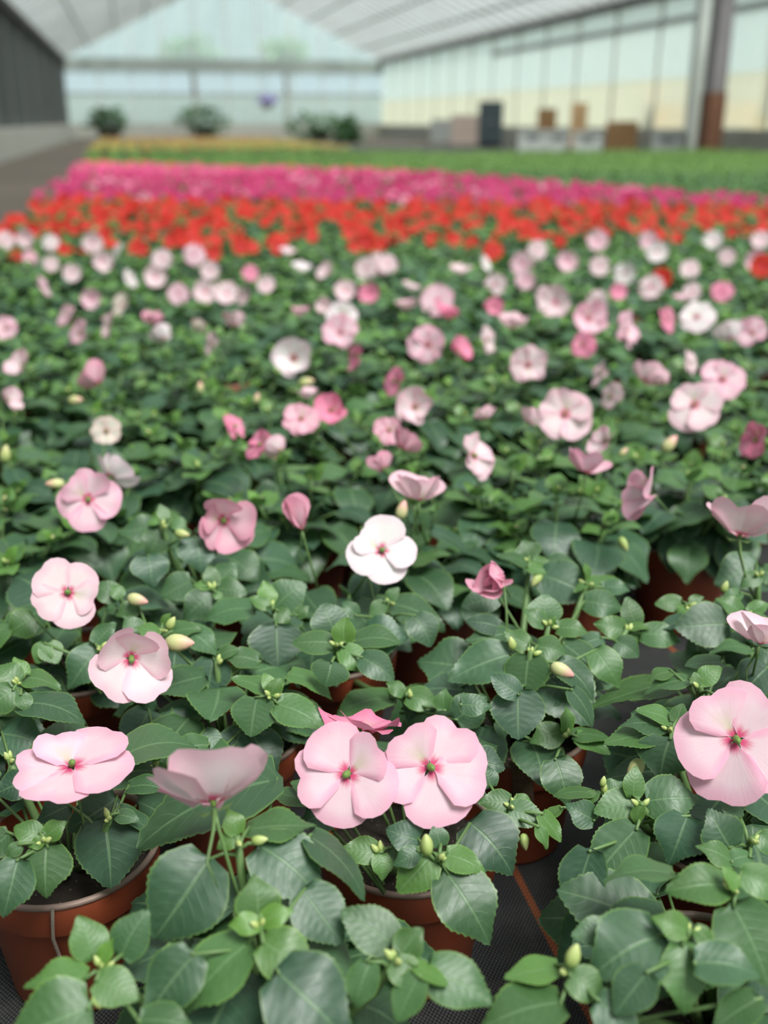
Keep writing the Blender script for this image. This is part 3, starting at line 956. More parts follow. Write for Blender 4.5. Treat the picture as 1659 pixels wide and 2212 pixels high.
# ------------------------------------------------------------------ plants grown by rule (further rows)
def grow(seed, n_stem=6, hscale=1.0):
    """returns leaves [(matrix, age)], stem MB, tips, leaf bases; in pot coordinates"""
    r = random.Random(seed)
    leaves, tips = [], []
    b = MB()
    for k in range(n_stem):
        az = k * 2 * pi / n_stem + r.uniform(-0.4, 0.4)
        tl = r.uniform(0.35, 1.05) if k else 0.1
        Ls = r.uniform(0.075, 0.115) * hscale
        d = Vector((cos(az) * sin(tl), sin(az) * sin(tl), cos(tl)))
        p0 = Vector((cos(az) * 0.012, sin(az) * 0.012, 0.094))
        p1 = p0 + d * Ls
        path = [p0, p0.lerp(p1, 0.4) + Vector((d.x, d.y, 0)) * 0.010, p1]
        b.tube(path, [0.0034, 0.0028, 0.0018], 6)
        tips.append(p1)
        a0 = r.uniform(0, 6.28)
        spec = [(0.0, 0.016, 1.0, 55), (0.003, 0.021, 0.85, 40), (0.006, 0.028, 0.65, 15), (0.010, 0.034, 0.5, 8), (0.018, 0.042, 0.25, -12), (0.026, 0.048, 0.1, -25), (0.036, 0.046, 0.0, -32), (0.047, 0.042, 0.0, -38)]
        for q, (dn, L, age, el) in enumerate(spec):
            if dn > Ls * 0.75: continue
            a = a0 + q * 2.399 + r.uniform(-0.3, 0.3)
            o = Vector((cos(a), sin(a), 0))
            el_ = radians(el + r.uniform(-12, 12))
            dirv = (o * cos(el_) + Vector((0, 0, sin(el_))))
            L *= r.uniform(0.95, 1.28)
            st = p1 - d * dn
            B = st + (o + Vector((0, 0, 0.25))) * (0.10 * L + 0.28 * dn)
            nrm = (Vector((0, 0, 1)) * cos(el_) - o * sin(el_)) + Vector((r.uniform(-.3, .3), r.uniform(-.3, .3), 0))
            M = frame(dirv, nrm, L, r.uniform(0.9, 1.2))
            M.translation = B
            leaves.append((M, age, q))
            b.tube([st, st.lerp(B, 0.6) + Vector((0, 0, 0.001)), B], [0.0014, 0.0012, 0.001], 4)
    for k in range(26):
        az = k * 2.4 + r.uniform(-.3, .3)
        o = Vector((cos(az), sin(az), 0))
        skirt = k % 2
        B = o * (r.uniform(0.04, 0.066) if skirt else r.uniform(0.02, 0.045)) + Vector((0, 0, r.uniform(0.12, 0.152)))
        el_ = radians(r.uniform(-70, -15) if skirt else r.uniform(-30, 10))
        M = frame(o * cos(el_) + Vector((0, 0, sin(el_))), Vector((0, 0, 1)) * cos(el_) - o * sin(el_) + Vector((r.uniform(-.3, .3), r.uniform(-.3, .3), 0)), r.uniform(0.040, 0.056), r.uniform(1.0, 1.25))
        M.translation = B
        leaves.append((M, r.choice((0, 0, .15)), 9))
        b.tube([Vector((o.x * .012, o.y * .012, .094)), B.lerp(Vector((0, 0, .12)), 0.5), B], [0.0016, 0.0012, 0.001], 4)
    return leaves, b, tips


PROTO = []
for k in range(7):
    lv, sb, tips = grow(900 + k, 6 + k % 2)
    PROTO.append((lv, sb.mesh('stem', [M_STEM]), tips))
FOLI = []
for k in range(7):
    lv, sb, tips = PROTO[k]
    r = random.Random(k)
    b = MB()
    for M, age, q in lv:
        V, F, U = r.choice(LOWLEAF)
        b.add([M @ Vector(p) for p in V], F, U, 0, max(0.01, age))
    FOLI.append(b.mesh('foliage', [M_LEAFJ]))


def near_plant(x, y, rng):
    root = new_plant(x, y, rng)
    lv, sm, tips = rng.choice(PROTO)
    R = Matrix.Rotation(rng.uniform(0, 6.28), 4, 'Z') @ Matrix.Diagonal((1, 1, rng.uniform(0.92, 1.1), 1))
    R.translation = Vector((0, 0, 0))
    put('stem', sm, root, R)
    for M, age, q in lv:
        put('leaf', rng.choice(LEAVES), root, R @ M, leaf_color(age + rng.uniform(-.1, .1), rng))
    fa = atan2(-y, -x)
    if rng.random() < 0.8:
        for q in range(6):
            az = fa + (q - 2.5) * 0.42 + rng.uniform(-.15, .15)
            o = Vector((cos(az), sin(az), 0))
            B = root.location + o * rng.uniform(0.05, 0.068) + Vector((0, 0, rng.uniform(0.125, 0.155)))
            el_ = rng.uniform(0.5, 1.2)
            dv = o * cos(el_) - Vector((0, 0, sin(el_)))
            nv_ = Vector((0, 0, 1)) * cos(el_) + o * sin(el_) + Vector((rng.uniform(-.3, .3), rng.uniform(-.3, .3), 0))
            place_leaf(root, B, B + dv * rng.uniform(0.042, 0.056), nv_, rng.uniform(1.0, 1.2), rng.uniform(0, .3), rng)
    for t in tips:
        for q in range(2):
            d = Vector((rng.uniform(-1, 1), rng.uniform(-1, 1), 1))
            add_bud(root, root.location + (R @ t) + d.normalized() * 0.002, d, rng.uniform(0.004, 0.008), rng.choice((0, 0, 0, .5)), rng)
    return root


def mid_plant(x, y, rng, name='potted_impatiens'):
    root = empty(name, (x, y, 0))
    put('pot', POTLOW, root)
    R = Matrix.Rotation(rng.uniform(0, 6.28), 4, 'Z') @ Matrix.Diagonal((1, 1, rng.uniform(0.92, 1.1), 1))
    put('foliage', rng.choice(FOLI), root, R, leaf_color(0.2, rng))
    return root


def lattice(k, i):
    x = 0.151 + 0.235 * i + (0.12 if k % 2 else 0)
    return x, 0.598 + 0.14 * k - 0.2 * x


def zone(x, y):
    if x < -0.50: return None
    if y < 3.30: return 'pink'
    if y < 5.65 - 0.37 * x: return 'red'
    # magenta block ends on a slanting front
    lim = 11.1 - (x + 0.6) * 0.89 if x < 2.1 else 8.7 - (x - 2.1) * 3.5
    if y < lim: return 'magenta'
    if y < 12.9 and x < 9.2: return 'green'
    return None


def in_view(x, y, z, mg):
    v = Vector((x, y, z)) - EYE
    d = v.dot(FWD)
    if d < 0.25: return False
    px, py, s = pxof((x, y, z))
    return -mg * s < px < IW + mg * s and py < IH + mg * s and py > -200


SKIP = {(-1, -1), (-1, 0), (0, -1), (0, 0), (0, 1), (1, -1), (1, 0), (1, 1), (2, -1), (2, 0), (2, 1), (2, 2), (3, -1)}
MOVE = {(3, 1): (0.440, 0.985)}
cells = {'pink': [], 'red': [], 'magenta': [], 'green': []}
lr = random.Random(42)
for k in range(-1, 120):
    for i in range(-30, 60):
        x, y = lattice(k, i)
        jx, jy = lr.uniform(-0.012, 0.012), lr.uniform(-0.012, 0.012)
        if (k, i) in SKIP: continue
        if (k, i) in MOVE: x, y = MOVE[(k, i)]
        elif k > 2: x, y = x + jx, y + jy
        zn = zone(x, y)
        if zn is None or not in_view(x, y, 0.15, 0.085): continue
        if zn == 'green' and y < 5.65 - 0.37 * x + 0.1: continue
        cells[zn].append((y + 0.2 * x, x, y))
for c in cells.values(): c.sort()

auto_near, auto_mid = [], []
for _, x, y in cells['pink']:
    rng = random.Random('pk%.3f%.3f' % (x, y))
    d = (Vector((x, y, 0.15)) - EYE).dot(FWD)
    root = near_plant(x, y, rng) if d < 1.9 else mid_plant(x, y, rng)
    (auto_near if d < 1.9 else auto_mid).append(root)
    plants.append([root, x, y, []])

# ------------------------------------------------------------------ the flowers seen in the photograph
def host(P, key=None):
    if key and key not in HEROROOT:
        X_, Y_ = lattice(*key)
        return min(plants, key=lambda p: (p[1] - X_) ** 2 + (p[2] - Y_) ** 2)
    if key: return next(p for p in plants if p[0] is HEROROOT[key])
    # a flower leans out a little: prefer the pot just behind or below it
    return min(plants, key=lambda p: (p[1] - P.x) ** 2 + (p[2] - P.y) ** 2)


def cam_n(nx, ny, nz, P):
    v = (EYE - P).normalized()
    r_ = Vector((0, 0, 1)).cross(v).normalized()
    u_ = v.cross(r_)
    return (r_ * nx + u_ * ny + v * nz).normalized()


# px, py, diameter px, normal (right, up, towards viewer), colour, style, roll, height, host
BIG = [
 (156, 1660, 250, (0.02, .72, .70), 'k', 'flat', 4, .200, 'C'), (462, 1742, 292, (-.14, .98, -.16), 'p', 'cup', 140, .235, 'A'),
 (752, 1672, 218, (-.16, .06, 1), 'k', 'flat', -38, .205, 'D'), (928, 1658, 232, (.10, .12, 1), 'k', 'flat', 38, .208, 'D'),
 (778, 1580, 180, (.05, .98, .22), 'h', 'ruff', 160, .190, 'D'), (1590, 1598, 262, (.02, .15, 1), 'k', 'flat', 35, .215, 'E'),
 (282, 1420, 182, (.18, -.25, .95), 'p', 'cup', -20, .205, 'F'), (148, 1280, 148, (-.05, .10, 1), 'p', 'flat', -110, .22, None),
 (480, 1122, 134, (.22, -.30, .92), 'd', 'cup', 60, .225, 'K'), (652, 1146, 120, (-.25, .96, .05), 'd', 'half', 10, .225, None),
 (824, 1190, 146, (.06, .28, 1), 'w', 'flat', 50, .225, None), (1080, 1256, 116, (-.45, .05, .9), 'd', 'dbl', 20, .215, 'H'),
 (190, 1078, 132, (-.05, .05, 1), 'k', 'ruff', 40, .225, (4, -1)), (235, 1030, 110, (.55, .55, -.5), 'w', 'cup', 0, .22, None),
 (905, 1084, 140, (.0, .98, -.12), 'p', 'side', 20, .23, None), (1266, 1024, 112, (.0, .96, -.12), 'k', 'side', 70, .23, None),
 (1312, 955, 78, (-.7, .3, .5), 'p', 'cup', 0, .23, None), (1404, 1068, 130, (-.80, .10, .42), 'k', 'cup', 30, .235, None),
 (1598, 1162, 184, (-.02, .99, -.10), 'p', 'side', 200, .245, 'I'), (1640, 1392, 150, (.02, .98, .05), 'p', 'side', 30, .225, 'N'),
 (1636, 950, 84, (-.7, .0, .6), 'h', 'ruff', 0, .23, None),
]
fr = random.Random(77)
for px, py, w, n, c, st, roll, z, key in BIG:
    P = at(px, py, z)
    h = host(P, key)
    s = pxof(P)[2]
    foot = Vector((h[1], h[2], 0.13)).lerp(P, 0.45); foot.z = min(P.z - 0.03, 0.17)
    fl = open_flower(h[0], P, cam_n(*n, P), w / s, c, st, fr, roll, foot)
    h[3].append((c, px, py))

# softer ones behind: px, py, diameter px, colour, facing (f front, s side, u up, b back)
SOFT = '''635 775 92 w f;735 720 78 k f;740 682 70 w f;772 770 62 h s;715 888 80 h f;650 905 78 d f;665 862 48 p u;505 922 62 h s;565 962 78 h s;607 976 50 p b;
215 830 92 d b;52 790 78 p s;15 865 64 p s;230 932 52 c f;12 710 55 k f;145 680 54 k s;175 722 62 k s;237 705 60 p s;265 660 62 c s;197 645 54 k f;92 620 58 k s;155 590 48 p f;
327 700 58 d u;355 735 66 w b;422 712 48 c b;460 745 54 p s;505 705 66 p b;385 635 56 k f;445 630 62 p f;490 634 62 p f;530 640 52 p s;335 600 60 p f;350 560 56 p f;420 550 60 k f;455 585 52 p f;
280 602 52 w s;220 565 58 p f;200 525 56 p f;255 540 48 w s;110 525 48 w f;55 515 54 p f;10 520 54 p f;65 556 42 d f;110 570 44 p f;540 590 46 h f;575 615 48 p f;647 683 52 k u;700 662 42 p f;
650 585 56 w u;710 590 58 p s;745 630 58 p f;797 635 56 h f;790 580 58 p f;822 570 62 p f;620 550 52 p u;838 572 52 p f;885 625 52 p u;945 650 84 k f;965 688 66 h u;880 670 62 p u;925 745 84 k f;
988 760 64 h s;855 825 66 h s;897 880 82 p f;840 930 54 d f;868 972 84 d b;830 1015 60 d b;1020 985 100 p s;1050 905 44 p b;1140 915 64 p b;995 590 62 p u;1045 570 48 w s;1070 615 58 p f;1065 665 48 h f;1130 570 62 k f;
1135 605 52 k f;1160 540 54 p f;1225 567 58 k f;1295 575 54 p f;1290 520 58 k f;1400 520 52 k f;1420 545 58 w f;1350 590 58 w f;1407 620 66 p f;1335 630 46 h f;1200 655 84 p f;1175 635 44 p f;1270 690 86 k f;
1290 650 58 p f;1260 745 56 h f;1350 715 80 k s;1440 690 64 h s;1505 685 78 w f;1475 650 52 k u;1495 630 48 p f;1560 630 58 h f;1490 582 52 p f;1570 555 48 p f;1540 520 54 w f;1635 565 62 k f;1645 520 54 p f;
1580 735 78 w b;1625 720 68 k f;1105 710 72 p u;1050 735 64 p s;1140 790 80 p f;1300 810 58 p s;1320 858 62 p s;1390 825 84 p b;1435 830 54 p b;1490 785 54 p s;1560 820 98 k f;1500 875 110 p f;1220 895 118 p f;
520 530 56 r f;305 537 44 r f;462 548 46 r f;70 498 46 r f;790 525 58 r f;1065 542 56 r f;370 520 48 r f;1430 600 54 r f;1648 575 66 r f;1210 520 40 r f'''
NRM = {'f': (0, .25, 1), 's': (.75, .35, .45), 'u': (0, .95, .25), 'b': (.3, .8, -.4)}
for it in SOFT.replace('\n', '').split(';'):
    px, py, w, c, fc = it.split()
    px, py, w = float(px), float(py), float(w)
    P = at(px, py, 0.225)
    h = host(P)
    s = pxof(P)[2]
    blur = max(0, 1 - s / 1400) * 16
    n = NRM[fc]
    sg = fr.choice((-1, 1))
    n = cam_n(n[0] * sg + fr.uniform(-.25, .25), n[1] + fr.uniform(-.2, .2), n[2], P)
    diam = max(0.036, (w - blur) / s)
    if s > 1050:
        foot = Vector((h[1], h[2], 0.13)).lerp(P, 0.45); foot.z = 0.17
        open_flower(h[0], P, n, diam, c, 'side' if fc in 'ub' else fr.choice(('flat', 'cup', 'ruff')), fr, fr.uniform(0, 360), foot)
    else:
        small_flower(h[0], P, n, diam, c, fr, FJ[3] if fc in 'ub' else None)
    h[3].append((c, px, py))

# large buds
for px, py, z, dx, dy, Lp, pk in [(276, 1290, .20, 1, -.25, 48, .9), (358, 1386, .205, 1, -.05, 66, .8), (1190, 1436, .19, .9, -.45, 54, 1), (922, 1848, .185, .0, 1, 52, 0), (140, 1046, .215, -1, .05, 40, .8),
                                  (1432, 975, .215, .6, .7, 44, 1), (862, 1122, .225, .3, .9, 44, 1), (345, 1626, .16, .1, 1, 40, .1), (543, 1816, .215, 1, .15, 38, 0), (1228, 2088, .19, .35, 1, 58, 0), (610, 1790, .195, .8, -.6, 60, 0),
                                  (1130, 1800, .16, .1, -1, 36, .1), (1108, 1404, .2, -.2, 1, 32, 0), (1168, 1238, .195, -.5, -.6, 36, .1), (1300, 1700, .17, .2, 1, 26, 0), (362, 1360, .2, .5, .8, 34, 0), (1560, 1280, .2, .4, 1, 28, 0),
                                  (200, 2150, .18, .5, -.6, 34, 0), (600, 1830, .2, -.9, -.2, 44, 0), (1385, 1640, .16, -.6, -.8, 60, .6), (378, 1150, .22, 1, -.2, 34, .2), (148, 865, .21, 1, 0, 34, .7), (1338, 985, .21, .5, .5, 24, .9),
                                  (645, 830, .21, 1, .2, 36, .5), (432, 850, .21, .1, 1, 26, .9), (552, 872, .21, .3, 1, 24, .9), (10, 1000, .21, .2, 1, 40, .2), (1340, 1160, .2, .3, -.8, 34, 0)]:
    P = at(px, py, z); h = host(P); s = pxof(P)[2]
    d = RGT * dx + UPV * dy - FWD * 0.25
    add_bud(h[0], P, d, Lp / s, pk, fr)

# twine on the left pot, withered leaf over the rim of the pot behind
c_root, h_root = HEROROOT['C'], HEROROOT['H']


def on_pot(root, px, z, r):
    """point on the near side of the pot wall under picture column px"""
    best = None
    for k in range(360):
        t = radians(k)
        q = root.location + Vector((cos(t) * r, sin(t) * r, z))
        if (q - root.location).dot(FWD) > 0: continue
        e = abs(pxof(q)[0] - px)
        if best is None or e < best[0]: best = (e, q)
    return best[1] - root.location


b = MB()
pts = [on_pot(c_root, 112, .112, .0665), on_pot(c_root, 112, .100, .0668), on_pot(c_root, 116, .088, .066), on_pot(c_root, 122, .075, .0610), on_pot(c_root, 138, .056, .0585), on_pot(c_root, 144, .045, .0555)]
b.tube(pts, 0.0013, 6)
tag(b.build('twine', M_TWINE, c_root), 'pale twine hanging over the pot lip')
b = MB()
vs, fs = [], []
for i in range(9):
    t = i / 8
    z = 0.117 - 0.055 * max(0, t - 0.25) / 0.75 if t > 0.25 else 0.108 + 0.032 * t
    r = 0.050 + 0.068 * t * (1 if t < 0.25 else 0) + (0.0175 if t >= 0.25 else 0)
    if t >= 0.25: r = 0.0685 - 0.006 * (t - .25)
    for j in range(5):
        px = 1122 + 10 * t + (j - 2) * (15 - 6 * t) + 5 * sin(5 * t + j)
        q = on_pot(h_root, px, z, r)
        q += q.normalized() * (0.002 * sin(3 * j + 7 * t))
        vs.append(q)
for i in range(8):
    for j in range(4):
        fs.append((i * 5 + j, i * 5 + j + 1, i * 5 + j + 6, i * 5 + j + 5))
b.add(vs, fs)
tag(b.build('withered_leaf', M_DEAD, h_root), 'brown withered leaf stuck over the pot lip')

# ------------------------------------------------------------------ labels of the potted plants
LBL = {
 'A': 'leafy impatiens nearest the camera, one pale flower seen from the side above large leaves',
 'B': 'leafy impatiens at bottom right, no open flower, beside the bare black ground cover',
 'C': 'impatiens at the left edge with one wide pink flower, pot lip and twine showing',
 'D': 'impatiens with two large pink flowers side by side and a hot pink one behind',
 'E': 'impatiens at the right edge with one large pink flower facing forward',
 'F': 'impatiens with a round pale pink flower and a nodding pale trumpet flower, plump buds',
 'G': 'flowerless leafy impatiens standing behind the pot with the twine and the pair of large flowers',
 'H': 'bushy impatiens with a small crumpled hot pink flower and a withered leaf on its lip',
 'J': 'impatiens with one large white flower and a half-open rosy pink one, leafy in front',
 'I': 'impatiens at the right edge with a pale flower seen from the side, over round leaves',
 'N': 'impatiens at the right edge, toothed leaves reaching over ground cover, pale bloom on top',
 'K': 'impatiens with one nodding rosy pink flower over dark leaves, behind the plump buds',
}
for k_, r_ in HEROROOT.items(): tag(r_, LBL[k_], 'potted plant', 'potted pale pink impatiens')
CN = {'p': 'pale pink', 'k': 'pink', 'h': 'hot pink', 'w': 'white', 'c': 'cream', 'r': 'red', 'd': 'rosy pink'}
ORD = ['leftmost', 'second from left', 'third from left', 'fourth from left', 'fifth from left', 'sixth from left', 'seventh from left', 'eighth from left', 'ninth from left', 'tenth from left', 'eleventh from left', 'twelfth from left', 'thirteenth from left', 'fourteenth from left', 'fifteenth from left', 'sixteenth from left']
NUM = {2: 'two', 3: 'three', 4: 'four', 5: 'five', 6: 'six', 7: 'seven', 8: 'eight', 9: 'nine', 10: 'ten', 11: 'eleven', 12: 'twelve', 13: 'thirteen', 14: 'fourteen', 15: 'fifteen', 16: 'sixteen'}
sets = {}
for p in plants:
    root = p[0]
    if 'label' in root: continue
    cs = p[3]
    near = root in auto_near
    if not cs:
        lb = 'flowerless leafy impatiens behind the front pots' if near else 'green impatiens without an open flower in the blurred middle rows'
    else:
        names = []
        for c, _, _ in cs:
            if CN[c] not in names: names.append(CN[c])
        num = {1: 'one', 2: 'two', 3: 'three', 4: 'four'}.get(len(cs), 'several')
        lb = 'impatiens with %s %s %s' % (num, ', '.join(names[:2]), 'flower' if len(cs) == 1 else 'flowers')
        lb += ', behind front pots' if near else ', blurred middle rows'
    sets.setdefault(lb, []).append(p)
for lb, ps in sets.items():
    ps.sort(key=lambda p: pxof((p[1], p[2], 0.2))[0])
    for k_, p in enumerate(ps):
        l2 = lb
        if 1 < len(ps) <= 16:
            l2 = '%s of %s: %s' % (ORD[k_], NUM[len(ps)], lb)
        tag(p[0], l2, 'potted plant', 'potted pale pink impatiens')

# ------------------------------------------------------------------ red, magenta and green blocks: the nearest 300 of each stand as things
def far_mesh(seed, ncode):
    """one low plant: foliage (and pot) in one mesh"""
    r = random.Random(seed)
    b = MB()
    b.lathe([(0.045, 0.0), (0.058, 0.082), (0.065, 0.111), (0.055, 0.1)], 8, 1)
    lv = PROTO[seed % 7][0]
    for M, age, q in lv:
        if q in (0, 9): continue
        V, F, U = r.choice(FARLEAF)
        b.add([M @ Vector(p) for p in V], F, U, 0, max(0.02, age))
    return b.mesh('foliage', [M_LEAFJ, M_POT])


FARP = [far_mesh(k, None) for k in range(7)]
rr = random.Random(5)


def far_plant(x, y, name, code, nf, label, group, parts):
    rng = rr
    R = Matrix.Rotation(rng.uniform(0, 6.28), 4, 'Z') @ Matrix.Diagonal((1, 1, rng.uniform(0.92, 1.1), 1))
    if parts:
        root = mid_plant(x, y, rng, name)
    else:
        root = put(name, rng.choice(FARP), None, Matrix.Translation((x, y, 0)) @ Matrix.Rotation(rng.uniform(0, 6.28), 4, 'Z'))
        root.location = (x, y, 0)
    for q in range(nf):
        a, r0 = rng.uniform(0, 6.28), 0.10 * sqrt(rng.random())
        P = Vector((x + cos(a) * r0, y + sin(a) * r0, rng.uniform(0.195, 0.228) - r0 * 0.15))
        o = small_flower(root, P, Vector((rng.uniform(-.5, .5), rng.uniform(-1.0, -.1), rng.uniform(.35, 1))), rng.uniform(0.048, 0.062), code, rng)
        if not parts: o.matrix_basis = root.matrix_basis.inverted() @ Matrix.Translation(root.location) @ o.matrix_basis
    tag(root, label, 'potted plant', group)
    return root


red_a, red_b = cells['red'][:300], cells['red'][300:]
for _, x, y in red_a:
    far_plant(x, y, 'potted_red_impatiens', 'r', rr.choice((1, 2, 2, 3) if y < 4.0 else (3, 3, 4)), 'red-flowering impatiens in the block behind the pale pink rows', 'potted red impatiens', True)
cells['magenta'].sort()
mag_a, mag_b = cells['magenta'][:300], cells['magenta'][300:]
for _, x, y in mag_a:
    far_plant(x, y, 'potted_magenta_impatiens', 'm' if rr.random() < .9 else 'h', rr.choice((3, 4, 5)), 'magenta-flowering impatiens in the block behind the red ones', 'potted magenta impatiens', False)
green_a, green_b = cells['green'][:200], cells['green'][200:]
for _, x, y in green_a:
    far_plant(x, y, 'potted_green_plant', 'm', 0, 'low green plant without flowers in the block beyond the flowering rows', 'potted green plants', False)


# ------------------------------------------------------------------ everything past the limit: one mesh per block
def mass(name, pts, code, nf, seed, step=1):
    r = random.Random(seed)
    tv, tf, tu, ta, tm, tcol = [], [], [], [], [], []
    base = []
    for k in range(5):
        me = FARP[k]
        V = np.empty(len(me.vertices) * 3, np.float32); me.vertices.foreach_get('co', V); V = V.reshape(-1, 3)
        F = [tuple(p.vertices) for p in me.polygons]
        mi = [p.material_index for p in me.polygons]
        ag = np.empty(len(V), np.float32); me.attributes['age'].data.foreach_get('value', ag)
        base.append((V, F, mi, ag))
    flo = []
    for k in range(3):
        vs, fs = [], []
        for q in range(5):
            a = radians(72 * q)
            o = len(vs)
            vs += [(0, 0, 0.02), (cos(a - .6) * .9, sin(a - .6) * .9, .12), (cos(a) * 1.0, sin(a) * 1.0, .1), (cos(a + .6) * .9, sin(a + .6) * .9, .12)]
            fs.append((o, o + 1, o + 2, o + 3))
        flo.append((np.array(vs, np.float32), fs))
    AV, AF, AM, AA, off = [], [], [], [], 0
    for (x, y) in pts:
        V, F, mi, ag = base[r.randrange(5)]
        t = r.uniform(0, 6.28); c_, s_ = cos(t), sin(t)
        W = np.stack([V[:, 0] * c_ - V[:, 1] * s_ + x, V[:, 0] * s_ + V[:, 1] * c_ + y, V[:, 2]], 1)
        AV.append(W); AA.append(ag); AM += mi
        AF += [tuple(i + off for i in f) for f in F]; off += len(W)
        for q in range(nf):
            fv, ff = flo[r.randrange(3)]
            n = Vector((r.uniform(-.5, .5), r.uniform(-1.0, -.1), r.uniform(.35, 1))).normalized()
            R = np.array(n.to_track_quat('Z', 'Y').to_matrix(), np.float32)
            sc = r.uniform(0.022, 0.029)
            a, r0 = r.uniform(0, 6.28), 0.10 * sqrt(r.random())
            W = fv @ R.T * sc + np.array((x + cos(a) * r0, y + sin(a) * r0, r.uniform(.19, .225) - r0 * .15), np.float32)
            AV.append(W); AA.append(np.zeros(len(W), np.float32))
            AF += [tuple(i + off for i in f) for f in ff]; off += len(W)
            AM += [2] * len(ff)
    me = bpy.data.meshes.new(name)
    me.from_pydata(np.concatenate(AV).tolist(), [], AF)
    pm = plain('petals_' + name, code, 0.6, 0.15, 5) if code else M_LEAFJ
    for m in (M_LEAFJ, M_POT, pm): me.materials.append(m)
    me.polygons.foreach_set('material_index', AM)
    at_ = me.attributes.new('age', 'FLOAT', 'POINT'); at_.data.foreach_set('value', np.concatenate(AA))
    me.update()
    return put(name, me)


if red_b: tag(mass('red_impatiens_bed', [(x, y) for _, x, y in red_b], TINT['r'], 3, 1), 'far part of the red impatiens block', 'flower bed', None, 'stuff')
if mag_b:
    o_ = [(x, y) for _, x, y in mag_b]
    far = sorted(o_, key=lambda p: p[1] - (11.1 - (p[0] + 0.6) * 0.89 if p[0] < 2.1 else 8.7 - (p[0] - 2.1) * 3.1))
    n_or = int(len(far) * 0.16)
    tag(mass('magenta_impatiens_bed', far[:-n_or], TINT['m'], 4, 2), 'far part of the magenta impatiens block', 'flower bed', None, 'stuff')
    tag(mass('orange_impatiens_bed', far[-n_or:], TINT['o'], 4, 4), 'strip of orange impatiens along the far edge of the magenta block', 'flower bed', None, 'stuff')
if green_b: tag(mass('green_plant_bed', [(x, y) for _, x, y in green_b], None, 0, 3), 'wide low bed of green plants beyond the flowers', 'plant bed', None, 'stuff')
pts_y, pts_o, pts_g = [], [], []
q = random.Random(9)
for i in range(15):
    for j in range(42):
        x, y = -0.55 + i * 0.27, 16.5 + j * 0.27
        (pts_o if (j > 26 and q.random() < .8) or q.random() < .15 else pts_y).append((x + q.uniform(-.03, .03), y + q.uniform(-.03, .03)))
for i in range(36):
    for j in range(34):
        if j > (10 if i < 18 else 7): continue
        x, y = -0.5 + i * 0.27, 13.2 + j * 0.27
        pts_g.append((x, y))
tag(mass('yellow_flower_bed', pts_y, lin(150, 134, 66), 3, 11), 'distant bed of yellow flowers near the end of the greenhouse', 'flower bed', None, 'stuff')
tag(mass('orange_flower_bed', pts_o, lin(150, 92, 60), 3, 12), 'distant orange flowers behind the yellow bed', 'flower bed', None, 'stuff')
tag(mass('far_green_bed', pts_g, None, 0, 13), 'distant strip of green plants along the right side', 'plant bed', None, 'stuff')
# ------------------------------------------------------------------ things at the far end and along the right side
def upright(px, py, z0=0.0):
    """spot on the ground under a picture point, and its scale"""
    P = at(px, py, z0)
    return P, pxof(P)[2]


def axes_at(P):
    v = Vector((P.x, P.y, 0)).normalized()
    return atan2(v.y, v.x) - pi / 2


def bgthing(name, label, cat, P, group=None, turn=0.0):
    o = empty(name, P)
    o.rotation_euler = (0, 0, turn)
    return tag(o, label, cat, group)


FARF = {}


def shrub(px, pyb, wpx, hpx, y, label, trunk=0.0, tub=True):
    P = atY(px, pyb, y); P.z = 0
    s = pxof(P)[2]
    w, h = wpx / s, hpx / s
    top = atY(px, pyb - hpx, y).z
    o = bgthing('potted_shrub' if tub else 'small_tree', label, 'shrub' if tub else 'tree', P)
    r = random.Random(px)
    b = MB()
    zc = top - h / 2
    for k in range(260):
        d = Vector((r.gauss(0, 1), r.gauss(0, 1), r.gauss(0, 1))).normalized() * (r.random() ** 0.4)
        p = Vector((d.x * w / 2, d.y * w / 2, zc + d.z * h / 2))
        V, F, U = r.choice(FARLEAF)
        M = frame(Vector((r.uniform(-1, 1), r.uniform(-1, 1), r.uniform(-.7, .5))), Vector((r.uniform(-.6, .6), r.uniform(-.6, .6), 1)), r.uniform(0.16, 0.28), 1.0)
        M.translation = p
        b.add([M @ Vector(q) for q in V], F, U, 0, 0.02 + 0.2 * r.random())
    tag(b.build('foliage', M_LEAFJ, o), kind='stuff')
    b = MB(); b.tube([(0, 0, 0.3 if tub else 0), (0.04, 0.02, zc * 0.6), (0, 0, zc)], [0.06, 0.05, 0.03], 8); b.build('trunk', M_DEAD, o)
    if tub:
        zt = max(0.45, zc - h * 0.45)
        b = MB(); b.lathe([(0.0, 0.01), (0.28, 0.0), (0.36, zt), (0.40, zt), (0.40, zt + 0.06), (0.34, zt + 0.06), (0.33, zt - 0.05), (0.0, zt - 0.05)], 20)
        b.build('tub', M_STEEL, o)
    return o


shrub(235, 290, 95, 62, 37, 'dark shrub in a grey tub, nearest the dark left wall')
shrub(440, 292, 125, 66, 37, 'dark shrub in a grey tub at the middle of the far end')
shrub(690, 296, 165, 52, 35, 'wide dark shrub in a grey tub at the far end')
shrub(752, 318, 60, 66, 31, 'small dark tree at right of the far-end shrubs', tub=False)

